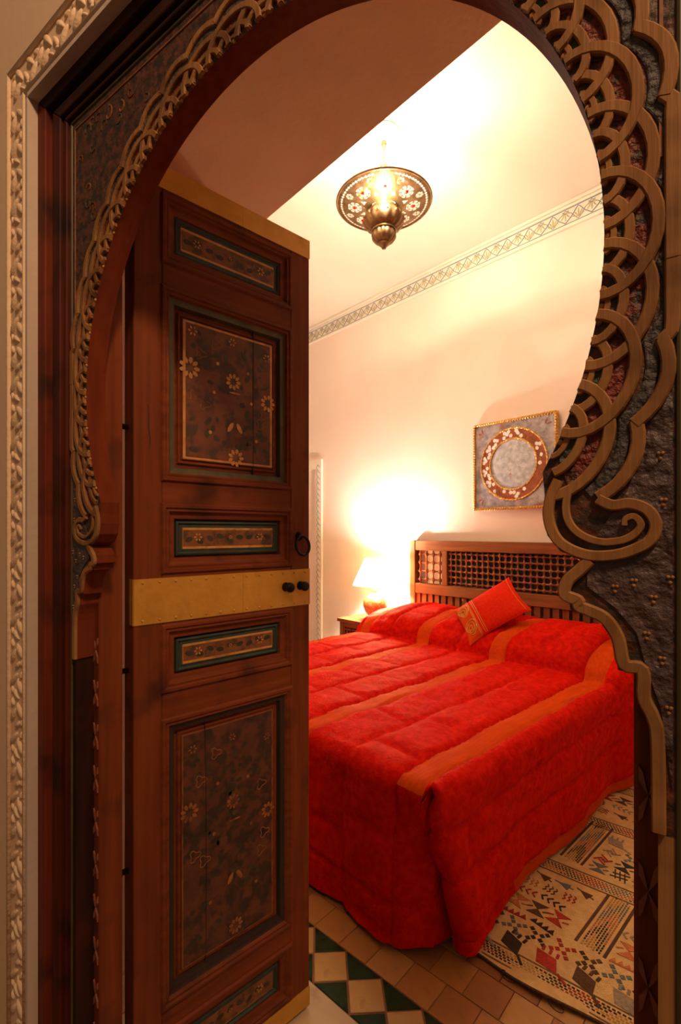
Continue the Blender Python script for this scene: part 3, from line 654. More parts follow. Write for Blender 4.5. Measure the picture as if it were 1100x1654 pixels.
MB().box(3.328 - 1.22, 3.333 - 1.22, HY0 + 0.06 - 1.80, HY1 - 0.06 - 1.80, 0.60, 0.63).build('slat_rod', M['lat'], bed)
MB().box(3.328 - 1.22, 3.333 - 1.22, HY0 + 0.06 - 1.80, HY1 - 0.06 - 1.80, 0.70, 0.73).build('slat_rod', M['lat'], bed)

# bedspread: one quilted cloth, sewn from red panels and orange stripes
bs = thing('bedspread', 'red quilted bedspread with orange stripes draped over the bed and pillows', 'bedspread', (1.22, 0.92, 0))
U0, V0, ZT, RR, HANG = 1.22, 0.92, 0.54, 0.05, 0.545
WB = 1.76; LA = 2.06
def edge(t):
    # t >= 0 lies flat; t < 0 goes over a rounded edge and hangs
    if t >= 0: return t, 0.0
    phi = min(-t / RR, PI / 2)
    return -RR * math.sin(phi), RR * (1 - math.cos(phi)) + max(0.0, -t - RR * PI / 2)
def bump(u, v):
    if u < 2.66: return 0.0
    t = (u - 2.66) / 0.66
    h = 0.205 * max(0.0, 1 - abs(2 * min(1, t) - 0.92) ** 2.6) ** 0.55 if t < 1.0 else 0.0
    h = 0.205 * max(0.0, (1 - abs((t - 0.5) / 0.5) ** 2.4)) ** 0.5 if t < 0.5 else 0.205 * (1 - 0.30 * ((t - 0.5) / 0.5) ** 2)
    k = 0.60 + 0.40 * ss(v, 0.90, 1.15); k *= 0.72 + 0.28 * ss(2.70 - v, 0.0, 0.3)
    k *= 1 - 0.16 * math.exp(-((v - 1.80) / 0.10) ** 2)
    return h * k
SEAM_B = [-0.505, -0.31, -0.16, 0.0, 0.10, 0.325, 0.55, 0.65, 0.88, 1.11, 1.21, 1.44, 1.67, 1.76]
def P0(a, b_):
    ha, da = edge(a)
    if b_ > WB: hb, db = edge(WB - b_); hb = WB - hb
    else: hb, db = edge(b_)
    u = U0 + ha; v = V0 + hb
    onfoot = a < 0 and 0 <= b_ <= WB
    pb = bump(u, max(V0, min(V0 + WB, v)))
    ztop = ZT + pb
    drop = (da if onfoot else db)
    if not onfoot and (b_ < 0 or b_ > WB) and a < 0: ha = 0
    fr_ = min(1.0, drop / 0.51)
    z = ztop - drop * (ztop - 0.025) / (ZT - 0.025) if drop > 0 else ztop
    if onfoot:
        bulge = 0.012 + 0.030 * math.sin(PI * min(1, b_ / 1.0) * 0.5)
        u -= fr_ * bulge * (1 + 0.25 * math.sin(fr_ * PI))
        u -= 0.012 * fr_ * math.sin(b_ * 11.0 + 0.6)
        tuck = math.exp(-(b_ / 0.06) ** 2); u += tuck * 0.080 * ss(fr_, 0.10, 0.5)
    if b_ < 0:
        aa = max(0.0, a)
        lean = math.exp(-aa / 0.22) * ss(fr_, 0.05, 1.0)
        u += 0.085 * lean
        v -= 0.045 * lean + 0.012 * fr_ * math.sin(a * 7.5 + 1.0) * (1 - 0.5 * lean)
        v -= 0.075 * ss(u, 2.58, 2.80) * (1 - 0.45 * fr_) * (0.35 + 0.65 * ss(fr_, 0.0, 0.25))
        if a < 0:
            phi = min(-a / 0.028, PI * 0.9); k = ss(fr_, 0.0, 0.25)
            u = U0 + 0.085 * lean - 0.028 * math.sin(phi) * k; v += (0.028 * (1 - math.cos(phi)) + max(0, -a - 0.028 * PI * 0.9) * 0.3) * k
    if 0.02 < b_ < WB: v -= 0.055 * ss(u, 2.68, 2.85) * ss(b_, 0.02, 0.3)
    return (u, v, z)
def puff(a, b_):
    db = min(abs(b_ - s_) for s_ in SEAM_B)
    row = sum(1 for s_ in SEAM_B if b_ > s_)
    pa = 0.30; off = 0.11 * (row % 3)
    da = abs(((a + off) / pa) - round((a + off) / pa)) * pa
    stripe = (0 <= b_ <= 0.10) or 0.55 <= b_ <= 0.65 or 1.11 <= b_ <= 1.21 or b_ >= 1.67 or b_ < -0.505
    q = 1 - math.exp(-db / 0.013)
    if not stripe: q *= 0.45 + 0.55 * (1 - math.exp(-da / 0.018))
    if a < 0 and 0 <= b_ <= WB:
        q *= 1 - 0.8 * math.exp(-abs(a + 0.43) / 0.010)
    h = (0.008 if stripe else 0.020) * q
    nz = noise.noise((a * 7, b_ * 7, 1.3)) * 0.010 + noise.noise((a * 20, b_ * 20, 4.0)) * 0.0045
    # little gathers that run across each seam
    nz += 0.0060 * math.exp(-db / 0.03) * noise.noise((a * 55, b_ * 9, 7.7))
    return h + nz
def cloth(name, a0, a1, b0, b1, m):
    na = max(2, int((a1 - a0) / 0.013)); nb = max(3, int((b1 - b0) / 0.012))
    A = np.linspace(a0, a1, na + 1); B = np.linspace(b0, b1, nb + 1)
    P = np.array([[P0(a, b_) for b_ in B] for a in A])
    e = 0.004
    vs = []
    for i, a in enumerate(A):
        for j, b_ in enumerate(B):
            pa = np.array(P0(a + e, b_)) - np.array(P0(a - e, b_)); pb = np.array(P0(a, b_ + e)) - np.array(P0(a, b_ - e))
            nrm = np.cross(pa, pb); l = np.linalg.norm(nrm)
            nrm = nrm / l if l > 1e-12 else np.array((0, 0, 1.0))
            p = P[i, j] + nrm * puff(a, b_)
            vs.append((p[0] - U0, p[1] - V0, max(0.022, p[2])))
    fs = [(i * (nb + 1) + j, (i + 1) * (nb + 1) + j, (i + 1) * (nb + 1) + j + 1, i * (nb + 1) + j + 1) for i in range(na) for j in range(nb)]
    o = link(name, mesh(vs, fs, name), M[m], bs, True)
    return o
bands = [(-0.545, -0.505, 'hem'), (-0.505, 0.0, 'red'), (0.0, 0.10, 'orange'), (0.10, 0.55, 'red'), (0.55, 0.65, 'orange'), (0.65, 1.11, 'red'), (1.11, 1.21, 'orange'), (1.21, 1.67, 'red'), (1.67, 1.76, 'orange'), (1.76, 2.30, 'red')]
for b0, b1, m_ in bands:
    top = b0 >= 0 and b1 <= 1.761
    a0 = -0.545 if top else (-0.11 if b0 < 0 else 0.0)
    if m_ == 'red': cloth('quilted_panel', a0, LA, b0, b1, 'red')
    else:
        cut = 0.40 if m_ == 'hem' else -0.055
        cloth('quilted_panel', a0, cut, b0, b1, 'red'); cloth('satin_stripe', cut, LA, b0, b1, 'orange')

# cloth folded away behind the hanging corner
vs = []; fs = []; n1, n2 = 40, 8
for i in range(n1 + 1):
    a = -0.02 - 0.52 * i / n1; p = P0(a, 0.0)
    for j in range(n2 + 1):
        t = j / n2; q = (1.37, 0.900, p[2])
        vs.append((p[0] + (q[0] - p[0]) * t + 0.02 * math.sin(PI * t) - U0, p[1] + (q[1] - p[1]) * (t ** 0.6) - V0, max(0.012, p[2] - 0.02 * t)))
for i in range(n1):
    for j in range(n2): fs.append((i * (n2 + 1) + j, i * (n2 + 1) + j + 1, (i + 1) * (n2 + 1) + j + 1, (i + 1) * (n2 + 1) + j))
link('tucked_fold', mesh(vs, fs), M['red'], bs, True)

# cushion lying against the pillows
ex = Vector((0.190, -0.301, 0.236)).normalized(); ey = Vector((0.16, 0.222, 0.176)); ey = (ey - ex * ey.dot(ex)).normalized(); en = ex.cross(ey)
cu = thing('cushion', 'small red silk cushion with gold paisley embroidery leaning on the bed pillows', 'cushion')
cu.matrix_world = Matrix.Translation(Vector((2.835, 1.655, 0.792)) + en * 0.030) @ Matrix((ex, ey, en)).transposed().to_4x4()
def cushion_part(name, s0, s1, m):
    n1, n2 = max(3, int((s1 - s0) * 16)), 22; vs = []; fs = []
    def pt(s_, t, sd):
        th = 0.060 * (max(0, 1 - s_ ** 2) ** 0.55) * (max(0, 1 - t ** 2) ** 0.55) + 0.001
        x = s_ * 0.215 * (1 - 0.07 * (1 - t * t)); y = t * 0.165 * (1 - 0.09 * (1 - s_ * s_))
        th += 0.004 * noise.noise((s_ * 3, t * 3, 2.0 + sd)) * (1 - s_ ** 2) * (1 - t ** 2)
        return (x, y, sd * th)
    for sd in (1, -1):
        n0 = len(vs)
        for i in range(n1 + 1):
            for j in range(n2 + 1): vs.append(pt(s0 + (s1 - s0) * i / n1, -1 + 2 * j / n2, sd))
        for i in range(n1):
            for j in range(n2):
                f = (n0 + i * (n2 + 1) + j, n0 + (i + 1) * (n2 + 1) + j, n0 + (i + 1) * (n2 + 1) + j + 1, n0 + i * (n2 + 1) + j + 1)
                fs.append(f if sd > 0 else f[::-1])
    return link(name, mesh(vs, fs), M[m], cu, True), pt
body, cpt = cushion_part('cushion_cover', -0.52, 1.0, 'cushred')
bandp, _ = cushion_part('paisley_band', -1.0, -0.52, 'orange')
def on_cushion(path, w, name, m, parent):
    # raised thread along (s,t) parameters of the top face
    pts = [Vector(cpt(s_, t, 1)) + Vector((0, 0, 0.0012)) for s_, t in path]
    MB().tube(pts, w, 5).build(name, M[m], parent, True)
for t0 in (-0.50, 0.42):
    for sc_ in (1.75, 1.2, 0.6):
        pts = []
        for i in range(22):
            a = 2 * PI * i / 21; rr = 0.17 * sc_ * (1 + 0.45 * math.cos(a - 0.6) ** 3)
            pts.append((-0.78 + rr * math.cos(a) * 0.62, t0 + rr * math.sin(a) * 1.0))
        on_cushion(pts, 0.0030, 'paisley_thread', 'embro', bandp)
for s_ in (-0.54, -0.50, -0.40, -0.34): on_cushion([(s_, t) for t in np.linspace(-0.97, 0.97, 24)], 0.0016, 'embroidered_line', 'embro', body)
on_cushion([(0.9, t) for t in np.linspace(-0.94, 0.94, 24)], 0.0012, 'embroidered_line', 'embro', body)

# ------------------------------------------------------------------ nightstand and lamp
ns = thing('nightstand', 'small wooden nightstand with pierced lattice front beside the bed', 'nightstand', (3.14, 3.0, 0))
NX0, NX1, NY0, NY1, NZ = -0.19, 0.205, -0.235, 0.235, 0.545
def nbx(x0, x1, y0, y1, z0, z1, name, m='headwood', bv=0.003): return bevel(MB().box(x0, x1, y0, y1, z0, z1).build(name, M[m], ns), bv, 2)
nbx(NX0 - 0.02, NX1, NY0 - 0.01, NY1 + 0.015, NZ - 0.03, NZ, 'table_top', 'headwoody')
for xx in (NX0, NX1 - 0.04):
    for yy in (NY0, NY1 - 0.04): nbx(xx, xx + 0.04, yy, yy + 0.04, 0, NZ - 0.03, 'leg')
nbx(NX0 + 0.005, NX0 + 0.03, NY0 + 0.04, NY1 - 0.04, NZ - 0.075, NZ - 0.03, 'rail', 'headwoody'); nbx(NX0 + 0.005, NX0 + 0.03, NY0 + 0.04, NY1 - 0.04, 0.08, 0.14, 'rail', 'headwoody')
nbx(NX0 + 0.005, NX0 + 0.03, NY0 + 0.04, NY1 - 0.04, 0.27, 0.31, 'rail', 'headwoody')
nbx(NX1 - 0.02, NX1 - 0.01, NY0 + 0.04, NY1 - 0.04, 0.08, NZ - 0.03, 'back_panel', 'friezew')
for yy in (NY0 + 0.01, NY1 - 0.03): nbx(NX0 + 0.04, NX1 - 0.04, yy, yy + 0.02, 0.08, NZ - 0.03, 'side_panel')
for za, zb in ((0.31, NZ - 0.075), (0.14, 0.27)):
    h = zb - za; me = spindle_mesh(h, 4, 0.005, 0.0105, M['lat'])
    for i in range(11): inst('lattice_spindle', me, ns, (NX0 + 0.018, NY0 + 0.04 + 0.039 * (i + 0.0) , za))
    for j in range(4): MB().tube([(NX0 + 0.018, NY0 + 0.04, za + h * (j + 0.5) / 4), (NX0 + 0.018, NY1 - 0.04, za + h * (j + 0.5) / 4)], 0.006, 6).build('lattice_rod', M['lat'], ns, True)

LX, LY, LZ = 3.10, 2.935, NZ
lp = thing('table_lamp', 'lit table lamp with round orange ceramic base and white cone shade on the nightstand', 'lamp', (LX, LY, LZ))
MB().lathe([(0, 0), (0.062, 0), (0.064, 0.012), (0.055, 0.022), (0.05, 0.028), (0, 0.028)], 28).build('lamp_foot', M['antique'], lp, True)
MB().lathe([(0.045, 0.028), (0.062, 0.040), (0.092, 0.075), (0.108, 0.125), (0.104, 0.165), (0.084, 0.200), (0.055, 0.222), (0.030, 0.236), (0.026, 0.250), (0.030, 0.258)], 32).build('lamp_body', M['ceramic'], lp, True)
MB().lathe([(0.028, 0.256), (0.020, 0.262), (0.017, 0.30), (0.020, 0.315), (0.020, 0.35), (0, 0.352)], 16).build('lamp_neck', M['chain'], lp, True)
MB().lathe([(0.200, 0.305), (0.198, 0.308), (0.095, 0.535), (0.093, 0.535), (0.196, 0.306)], 40).build('lamp_shade', M['shade'], lp, True)
MB().lathe([(0, 0.352), (0.018, 0.36), (0.030, 0.39), (0.030, 0.41), (0.016, 0.435), (0, 0.44)], 14).build('light_bulb', M['bulb'], lp, True)
for a in range(3):
    MB().tube([(0, 0, 0.525), (0.0945 * math.cos(a * 2.094), 0.0945 * math.sin(a * 2.094), 0.533)], 0.0015, 5).build('shade_spider', M['chain'], lp)
lamp_light('table_lamp_light', (LX, LY, LZ + 0.485), 74.0, (1.0, 0.89, 0.76), 0.035)

# ------------------------------------------------------------------ wall picture
pc = thing('wall_plaque', 'square plaque with gold rope borders and round engraved centre hung above the bed', 'wall art', (XB - 0.004, 1.775, 1.81), math.radians(-2.0))
PS = 0.33
def yzp(mb):
    return mb
bevel(MB().box(-0.022, 0.0, -PS, PS, -PS, PS).build('backing_board', M['rope'], pc), 0.003)
MB().box(-0.026, -0.022, -PS + 0.018, PS - 0.018, -PS + 0.018, PS - 0.018).build('metal_field', M['slate'], pc)
def rope_path(pts, r, turns, name, closed=True):
    MB().tube(pts, r, 8, closed, (turns, 0.62)).build(name, M['rope'], pc, False)
def lin(p, q, n): return [tuple(p[k] + (q[k] - p[k]) * i / n for k in range(3)) for i in range(n + 1)]
e_ = PS - 0.008
for p, q in (((-e_, -e_), (e_, -e_)), ((e_, -e_), (e_, e_)), ((e_, e_), (-e_, e_)), ((-e_, e_), (-e_, -e_))):
    rope_path(lin((-0.030, p[0], p[1]), (-0.030, q[0], q[1]), 160), 0.0125, 16, 'rope_border', False)
def circ(r, x, n): return [(x, r * math.cos(2 * PI * i / n), r * math.sin(2 * PI * i / n)) for i in range(n)]
rope_path(circ(0.262, -0.031, 300), 0.0085, 33, 'rope_ring'); rope_path(circ(0.186, -0.031, 240), 0.0080, 25, 'rope_ring')
MB().lathe([(0.186, -0.026), (0.190, -0.030), (0.258, -0.030), (0.262, -0.026)], 64, (0, 0, 0), 'x').build('chestnut_ring', M['ringred'], pc)
MB().lathe([(0, -0.034), (0.10, -0.033), (0.17, -0.030), (0.186, -0.026)], 64, (0, 0, 0), 'x').build('engraved_disc', M['disc'], pc, True)
rm = random.Random(5)
for i in range(16):
    for j in range(5):
        a = 2 * PI * (i + 0.16 + 0.17 * j) / 16; r_ = 0.224 + (0.016 if j % 2 else -0.016)
        if j == 2: r_ = 0.224
        mb = MB(); s_ = 0.016
        pts = [((r_ + s_ * math.cos(t) * rm.uniform(0.7, 1.1)) * math.cos(a + s_ * math.sin(t) / r_), (r_ + s_ * math.cos(t)) * math.sin(a + s_ * math.sin(t) / r_)) for t in (0.3, 1.5, 2.9, 4.2, 5.3)]
        mb.prism(pts, -0.0325, -0.030, 'x').build('mirror_chip', M['mosaic'] if rm.random() < (0.85 if (i - 14) % 16 < 7 else 0.22) else M['ringred'], pc)
for sy in (-1, 1):
    for sz in (-1, 1):
        for q in range(5):
            a = math.atan2(sz, sy) + (q - 2) * 0.5
            cx, cz = sy * 0.245, sz * 0.245
            mb = MB(); mb.prism([(cx + 0.008 * math.cos(a), cz + 0.008 * math.sin(a)), (cx + 0.03 * math.cos(a + 0.25), cz + 0.03 * math.sin(a + 0.25)), (cx + 0.052 * math.cos(a), cz + 0.052 * math.sin(a)), (cx + 0.03 * math.cos(a - 0.25), cz + 0.03 * math.sin(a - 0.25))], -0.0285, -0.026, 'x')
            mb.build('corner_petal', M['ringred'] if q % 2 else M['slate'], pc)

# ------------------------------------------------------------------ chandelier
CX, CY = 2.015, 1.844
ch = thing('chandelier', 'pierced brass dish chandelier with stacked globes hanging over the bed', 'chandelier', (CX, CY, ZC))
def zl(z): return z - 3.50
MB().lathe([(0, -0.002), (0.085, -0.002), (0.088, -0.008), (0.076, -0.014), (0.068, -0.012), (0.060, -0.022), (0.046, -0.024), (0.038, -0.040), (0.018, -0.050), (0, -0.052)], 40).build('ceiling_rose', M['whitecap'], ch, True)
MB().lathe([(0, -0.050), (0.014, -0.052), (0.017, -0.064), (0.010, -0.076), (0, -0.078)], 14).build('ceiling_hook', M['antique'], ch, True)
for i in range(5):
    z = -0.082 - i * 0.022
    a = (i % 2) * PI / 2
    MB().tube([(0.007 * math.cos(t) * math.cos(a), 0.007 * math.cos(t) * math.sin(a), z + 0.015 * math.sin(t)) for t in [2 * PI * q / 14 for q in range(14)]], 0.0025, 6, True).build('chain_link', M['chain'], ch, True)
ZD = zl(3.105)
for i in range(3):
    a = i * 2.094 + 0.35; pts = []
    for t in np.linspace(0, 1, 12):
        r_ = 0.012 + 0.15 * t; pts.append((r_ * math.cos(a), r_ * math.sin(a), -0.185 + (ZD + 0.005 + 0.185) * (t ** 0.8)))
    MB().tube(pts, [0.009 + 0.010 * math.sin(PI * q / 11) for q in range(12)], 8).build('hanger_arm', M['chain'], ch, True)
# pierced dish: holes are real, the lit ceiling shows through
NA, NR = 480, 56; RI, RO = 0.075, 0.262
def dish_z(r): t = r / RO; return ZD - 0.030 + 0.036 * t ** 2.2
def hole(r, a):
    if 0.229 < r < 0.243:
        k = (a * 75 / PI) % 2; return abs(((r - 0.229) / 0.014) * 2 - 1) < 0.9 * (1 - abs(k - 1))
    for n_, rc, size, off, petals in ((8, 0.162, 0.040, 0.0, 8), (8, 0.205, 0.020, PI / 8, 6)):
        q = (a - off) / (2 * PI / n_); da = (q - round(q)) * (2 * PI / n_)
        x = r * math.cos(da) - rc; y = r * math.sin(da); d = math.hypot(x, y)
        if d < size:
            f = math.atan2(y, x); p = d / size
            if p > 0.42: return (abs(math.sin(f * petals / 2)) > 0.42 and (p < 0.68 or p > 0.78)) and p < 0.86 + 0.14 * abs(math.sin(f * petals / 2))
            return 0.30 < p and math.sin(f * petals) > -0.2
    q = (a - PI / 8) / (PI / 4); da = (q - round(q)) * PI / 4
    return 0.112 < r < 0.142 and abs(da) * r < 0.014 * (0.142 - r) / 0.030
vs = []; fs = []
for i in range(NA):
    for j in range(NR + 1):
        r_ = RI + (RO - RI) * j / NR; a = 2 * PI * i / NA
        vs.append((r_ * math.cos(a), r_ * math.sin(a), dish_z(r_)))
for i in range(NA):
    for j in range(NR):
        if hole(RI + (RO - RI) * (j + 0.5) / NR, 2 * PI * (i + 0.5) / NA): continue
        i2 = (i + 1) % NA; fs.append((i * (NR + 1) + j, i * (NR + 1) + j + 1, i2 * (NR + 1) + j + 1, i2 * (NR + 1) + j))
dish = link('pierced_dish', mesh(vs, fs), M['antique'], ch, True)
MB().tube([(RO * math.cos(t), RO * math.sin(t), dish_z(RO)) for t in [2 * PI * q / 96 for q in range(96)]], 0.006, 8, True).build('dish_rim', M['antique'], ch, True)
for i in range(8):
    a = i * PI / 4
    o = MB().lathe([(0, -0.008), (0.008, -0.005), (0.011, 0.002)], 10, (0.162 * math.cos(a), 0.162 * math.sin(a), dish_z(0.162))).build('glass_jewel', M['jewel'], ch, True)
MB().lathe([(0.075, ZD - 0.028), (0.082, ZD - 0.036), (0.072, ZD - 0.045), (0.060, ZD - 0.048)], 32).build('dish_collar', M['antique'], ch, True)
def globe(c, r, h, name, fl):
    prof = [(max(0.012, r * math.cos(t)), c + h * math.sin(t)) for t in np.linspace(-PI / 2 * 0.92, PI / 2 * 0.9, 16)]
    return MB().lathe(prof, 72, flute=fl, fl=0.10).build(name, M['antique'], ch, True)
globe(zl(3.010), 0.116, 0.064, 'fluted_globe', 16); globe(zl(2.926), 0.070, 0.048, 'fluted_globe', 14)
MB().lathe([(0.030, zl(2.885)), (0.034, zl(2.880)), (0.024, zl(2.872)), (0.014, zl(2.862)), (0.012, zl(2.855)), (0, zl(2.852))], 20).build('finial', M['antique'], ch, True)
MB().lathe([(0.068, zl(2.955)), (0.072, zl(2.950)), (0.066, zl(2.945))], 40).build('globe_band', M['antique'], ch, True)
for i in range(14):
    a = 2 * PI * i / 14; MB().lathe([(0, -0.006), (0.005, -0.004), (0.006, 0), (0.005, 0.004), (0, 0.006)], 8, (0.117 * math.cos(a), 0.117 * math.sin(a), zl(3.010))).build('globe_bead', M['chain'], ch, True)
for i in range(3):
    a = i * 2.094 + PI + 0.74
    x, y = 0.085 * math.cos(a), 0.085 * math.sin(a)
    MB().lathe([(0, -0.022), (0.012, -0.016), (0.017, 0.0), (0.012, 0.016), (0, 0.022)], 12, (x, y, ZD + 0.035)).build('light_bulb', M['bulb'], ch, True)
    lamp_light('chandelier_light', (CX + x, CY + y, 3.200), 18.0, (1.0, 0.84, 0.58), 0.022)
bx_, by_ = 0.135 * math.cos(PI + 0.74), 0.135 * math.sin(PI + 0.74)
MB().lathe([(0, -0.017), (0.010, -0.012), (0.014, 0.0), (0.009, 0.014), (0, 0.020)], 12, (bx_, by_, zl(3.050))).build('light_bulb', M['bulb'], ch, True)
lamp_light('chandelier_lower_light', (CX + bx_, CY + by_, 3.075), 7.5, (1.0, 0.84, 0.62), 0.035)

# ------------------------------------------------------------------ kilim rug
rg = thing('kilim_rug', 'cream flat-woven rug with rows of red and brown tribal motifs beside the bed', 'rug', (1.3, 0.4, 0))
def rug_u0(v): return 1.29 + 0.17 * (0.99 - v) + 0.012 * math.sin(v * 17)
RV0, RV1, RU1, RT = -0.45, 1.12, 3.22, 0.009
nu, nv = 90, 60; vs = []; fs = []
def rug_pt(s_, t):
    v = RV0 + (RV1 - RV0) * t; u0 = rug_u0(v); u = u0 + (RU1 - u0) * s_
    d = u - u0
    lift = 0.010 * math.exp(-(d / 0.035) ** 2) * (0.5 + 0.5 * math.sin(v * 21 + 1.0)) + 0.002 * noise.noise((u * 5, v * 5, 0)) * ss(d, 0.0, 0.05)
    return u, v, RT + max(0, lift)
for top in (1, 0):
    for i in range(nu + 1):
        for j in range(nv + 1):
            u, v, z = rug_pt((i / nu) ** 1.6, j / nv); vs.append((u - 1.3, v - 0.4, z if top else z - RT + 0.001))
K = (nu + 1) * (nv + 1)
for i in range(nu):
    for j in range(nv):
        a = i * (nv + 1) + j; fs.append((a, a + nv + 1, a + nv + 2, a + 1)); fs.append((K + a, K + a + 1, K + a + nv + 2, K + a + nv + 1))
for j in range(nv): fs.append((j, j + 1, K + j + 1, K + j)); a = nu * (nv + 1) + j; fs.append((a + 1, a, K + a, K + a + 1))
for i in range(nu): a = i * (nv + 1); fs.append((a + nv + 1, a, K + a, K + a + nv + 1)); b_ = a + nv; fs.append((b_, b_ + nv + 1, K + b_ + nv + 1, K + b_))
link('rug_field', fix(mesh(vs, fs)), M['rug'], rg, True)
MB().tube([(rug_u0(v) - 1.3, v - 0.4, rug_pt(0, (v - RV0) / (RV1 - RV0))[2] - 0.004) for v in np.linspace(RV0, RV1, 70)], 0.0045, 6).build('bound_edge', M['rbrown'], rg, True)
def poly_mesh(polys, h=0.0016):
    mb = MB()
    for p in polys: mb.prism(p, 0.0, h, 'z')
    return mb.make('motif')
def rect(cx, cy, w, h_, a=0):
    c, s_ = math.cos(a), math.sin(a)
    return [(cx + x * c - y * s_, cy + x * s_ + y * c) for x, y in ((-w / 2, -h_ / 2), (w / 2, -h_ / 2), (w / 2, h_ / 2), (-w / 2, h_ / 2))]
mot = {}
mot['butterfly'] = [[(0, 0), (0.030, 0.030), (0.030, -0.030)], [(0, 0), (-0.030, -0.030), (-0.030, 0.030)], rect(0.0, 0.026, 0.004, 0.02, 0.5), rect(0.0, -0.026, 0.004, 0.02, 0.5)]
mot['cross'] = [rect(x, y, 0.012, 0.012, 0.78) for x, y in ((0.010, 0.010), (0.022, 0.022), (-0.010, 0.010), (-0.022, 0.022), (0.010, -0.010), (0.022, -0.022), (-0.010, -0.010), (-0.022, -0.022))]
mot['chevrons'] = [p for k in range(4) for p in (rect(-0.008, -0.036 + k * 0.024, 0.024, 0.006, 0.7), rect(0.008, -0.036 + k * 0.024, 0.024, 0.006, -0.7))]
mot['bird'] = [[(-0.020, -0.016), (0.020, 0.0), (-0.020, 0.020)], rect(-0.026, 0.0, 0.016, 0.004), rect(0.022, 0.0, 0.020, 0.004)]
mot['comb'] = [[(-0.026, -0.030), (0.018, -0.018), (0.026, 0.032), (-0.018, 0.022)], rect(0.030, -0.018, 0.016, 0.007), rect(0.033, 0.0, 0.016, 0.007), rect(0.036, 0.018, 0.016, 0.007), rect(-0.032, -0.042, 0.030, 0.007, 0.9)]
mot['diamond'] = [rect(0, 0.018, 0.036, 0.006, -0.78 + 0.0), rect(0.0, 0, 0.012, 0.012, 0.78), rect(0.018, -0.002, 0.036, 0.006, 0.78), rect(-0.018, 0.002, 0.036, 0.006, 0.78), rect(0, -0.018, 0.036, 0.006, -0.78)]
mot['hooks'] = [rect(0, 0, 0.06, 0.005, 0.4), rect(0, 0.018, 0.06, 0.005, 0.4), rect(0, -0.018, 0.06, 0.005, 0.4), rect(-0.012, 0, 0.006, 0.062, 0.4), rect(0.012, 0, 0.006, 0.062, 0.4)]
mot['teeth'] = [[(-0.008, -0.042 + k * 0.022), (0.012, -0.036 + k * 0.022), (-0.008, -0.022 + k * 0.022)] for k in range(4)] + [rect(-0.011, 0, 0.004, 0.09)]
mot['waves'] = [p for k in range(4) for q in range(3) for p in (rect(-0.015 + k * 0.010, -0.016 + q * 0.016, 0.012, 0.004, 0.7 if k % 2 else -0.7),)]
cache = {}
def motif(kind, color, u, v, rz=0.0, s_=1.0):
    if u < rug_u0(v) + 0.05: return
    key = (kind, color)
    if key not in cache:
        me = poly_mesh(mot[kind]); me.materials.append(M[color]); cache[key] = me
    inst('woven_' + kind, cache[key], rg, (u - 1.3, v - 0.4, RT + 0.0006), (0, 0, rz), (s_, s_, 1))
def rug_line(u0, v0, u1, v1, w, color, name='woven_line'):
    d = Vector((u1 - u0, v1 - v0)); a = math.atan2(d.y, d.x)
    MB().prism(rect((u0 + u1) / 2 - 1.3, (v0 + v1) / 2 - 0.4, d.length, w, a), RT + 0.0002, RT + 0.0018, 'z').build(name, M[color], rg)
def dotted(u0, v0, u1, v1, cols, name='dotted_band', across=5, seed=0, tri_=False):
    # a band of small dashes along its length, coloured in zigzags: too many to pick apart, one mesh for each colour
    rd = random.Random(seed); du, dv = u1 - u0, v1 - v0
    alongv = abs(dv) > abs(du)
    Ln = abs(dv) if alongv else abs(du); Wd = abs(du) if alongv else abs(dv)
    n = int(Ln / 0.0125); mbs = {c: MB() for c in cols}
    for i in range(n):
        for k in range(across):
            ph = (i + abs(((k + i // 6) % 8) - 4) * 2) // 6
            col = cols[ph % len(cols)]
            l = (i + 0.5 + 0.5 * (k % 2)) / n * Ln; w = (k + 0.5) / across * Wd
            uu, vv = (min(u0, u1) + w, min(v0, v1) + l) if alongv else (min(u0, u1) + l, min(v0, v1) + w)
            if alongv: uu += 0.17 * (0.6 - vv) * 0.9
            mbs[col].prism(rect(uu - 1.3, vv - 0.4, *((0.0050, 0.0080) if alongv else (0.0080, 0.0050))), RT + 0.0004, RT + 0.0018, 'z')
    for c, mb in mbs.items():
        if mb.v: o = mb.build(name, M[c], rg); o['kind'] = 'stuff'
def slant(u, v): return u + 0.153 * (0.6 - v)
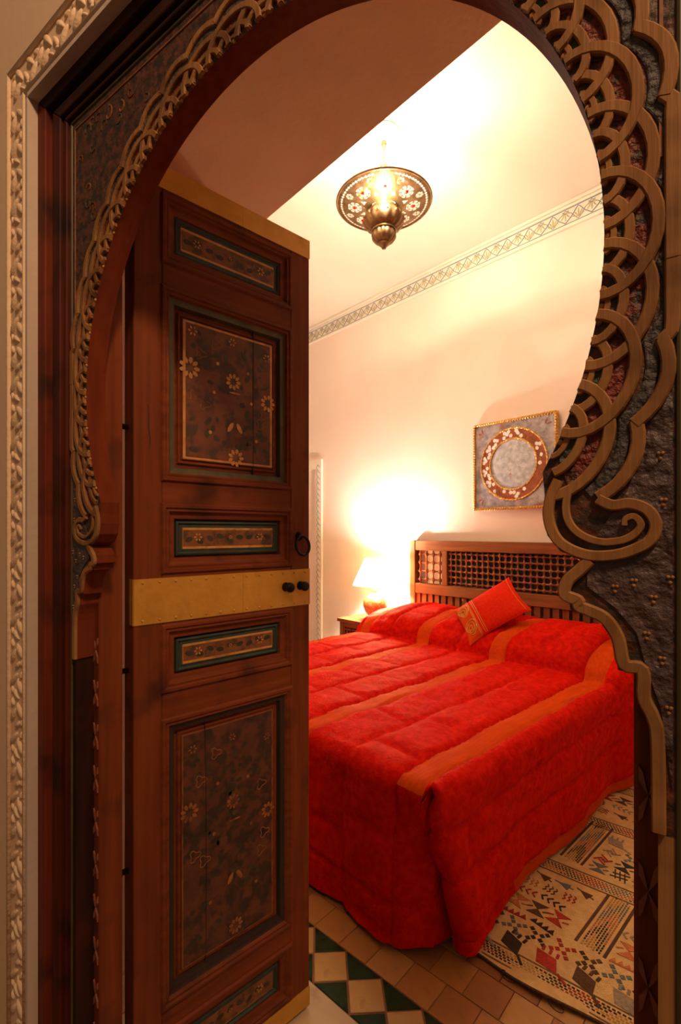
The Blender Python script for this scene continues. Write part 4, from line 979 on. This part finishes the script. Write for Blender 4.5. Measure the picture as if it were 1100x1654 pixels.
# end border
dotted(1.385, -0.40, 1.430, 1.0, ['rdark', 'rred', 'rdark', 'ryellow'], across=5, seed=1)
for du in (1.375, 1.438): rug_line(slant(du, -0.42), -0.42, slant(du, 1.05), 1.05, 0.005, 'rline')
rows = [(1.470, ['comb'], ['rbrown', 'rgrey', 'rdark', 'rred'], 0.104, 0.0, 1.20),
        (1.545, ['cross'], ['rdark', 'rred', 'rbrown', 'rblue'], 0.074, 0.0, 1.08),
        (1.602, ['teeth'], ['rdark', 'rorange', 'rgrey', 'rred'], 0.092, 0.0, 0.90),
        (1.665, ['butterfly'], ['rbrown', 'rred', 'rorange'], 0.066, 0.0, 1.0),
        (1.732, ['chevrons'], ['rdark', 'rgrey', 'rred'], 0.094, 0.0, 0.92),
        (1.790, ['waves'], ['rred', 'rgrey', 'rorange', 'rbrown'], 0.064, 0.0, 1.0),
        (1.848, ['bird'], ['rbrown', 'rblue', 'rbrown', 'rorange'], 0.070, 1.4, 1.0),
        (2.030, ['hooks', 'butterfly'], ['rdark', 'rorange', 'rblue'], 0.072, 0.0, 0.95),
        (2.095, ['butterfly', 'diamond'], ['rred', 'rdark', 'rred'], 0.076, 0.0, 1.0),
        (2.165, ['diamond', 'cross'], ['rblue', 'rorange', 'rgrey'], 0.072, 0.0, 0.95),
        (2.245, ['comb'], ['rbrown', 'rred', 'rgrey'], 0.104, 0.0, 1.1),
        (2.480, ['bird', 'waves'], ['rred', 'rbrown', 'rgrey'], 0.070, 1.4, 1.0),
        (2.550, ['chevrons', 'waves'], ['rgrey', 'rred'], 0.092, 0.0, 0.95),
        (2.630, ['butterfly'], ['rbrown', 'rgrey', 'rred'], 0.068, 0.0, 1.0)]
bandv = {1: (0.555, 0.640), 2: (0.770, 0.850), 3: (0.50, 0.60)}
for ri, (u, kinds, cols, st, rz, s_) in enumerate(rows):
    bi = 1 if u < 1.95 else (2 if u < 2.4 else 3)
    v = 0.98 - 0.03 * (ri % 3); q = 0
    while v > -0.38:
        lo, hi = bandv[bi]
        if u > 1.6 and lo - 0.04 < v < hi + 0.04: v -= 0.02; continue
        motif(kinds[q % len(kinds)], cols[(q + ri) % len(cols)], slant(u, v), v, rz + (0.15 if q % 2 else -0.1), s_)
        q += 1; v -= st
for (u0, u1), bi in (((1.60, 1.89), 1), ((1.98, 2.32), 2), ((2.44, 2.72), 3)):
    lo, hi = bandv[bi]
    dotted(u0, lo + 0.012, u1, hi - 0.012, ['ryellow', 'rdark', 'rorange', 'rblue'], across=7, seed=bi)
    for v in (lo, hi): rug_line(u0, v, u1, v, 0.009, 'rbrown')
for u0, u1, c_ in ((1.905, 1.955, ['rdark', 'rorange', 'rblue', 'rred']), (2.335, 2.385, ['rdark', 'rorange', 'rgrey', 'rred']), (2.72, 2.78, ['rdark', 'ryellow', 'rgrey'])):
    dotted(u0, -0.40, u1, 1.0, c_, across=5, seed=int(u0 * 100))
    for u in (u0 - 0.008, u1 + 0.008): rug_line(slant(u, -0.42), -0.42, slant(u, 1.05), 1.05, 0.006, 'rline')
# loose threads at the bound end
for v in (0.735, 0.60):
    u = rug_u0(v); pts = [(u - 1.3 - 0.01 + 0.012 * math.cos(t * 1.1), v - 0.4 + 0.014 * math.sin(t * 1.1) - 0.004 * t, 0.010 + 0.004 * math.sin(t)) for t in np.linspace(0, 7, 26)]
    MB().tube(pts, 0.0014, 5).build('loose_thread', M['rdark'], rg, True)
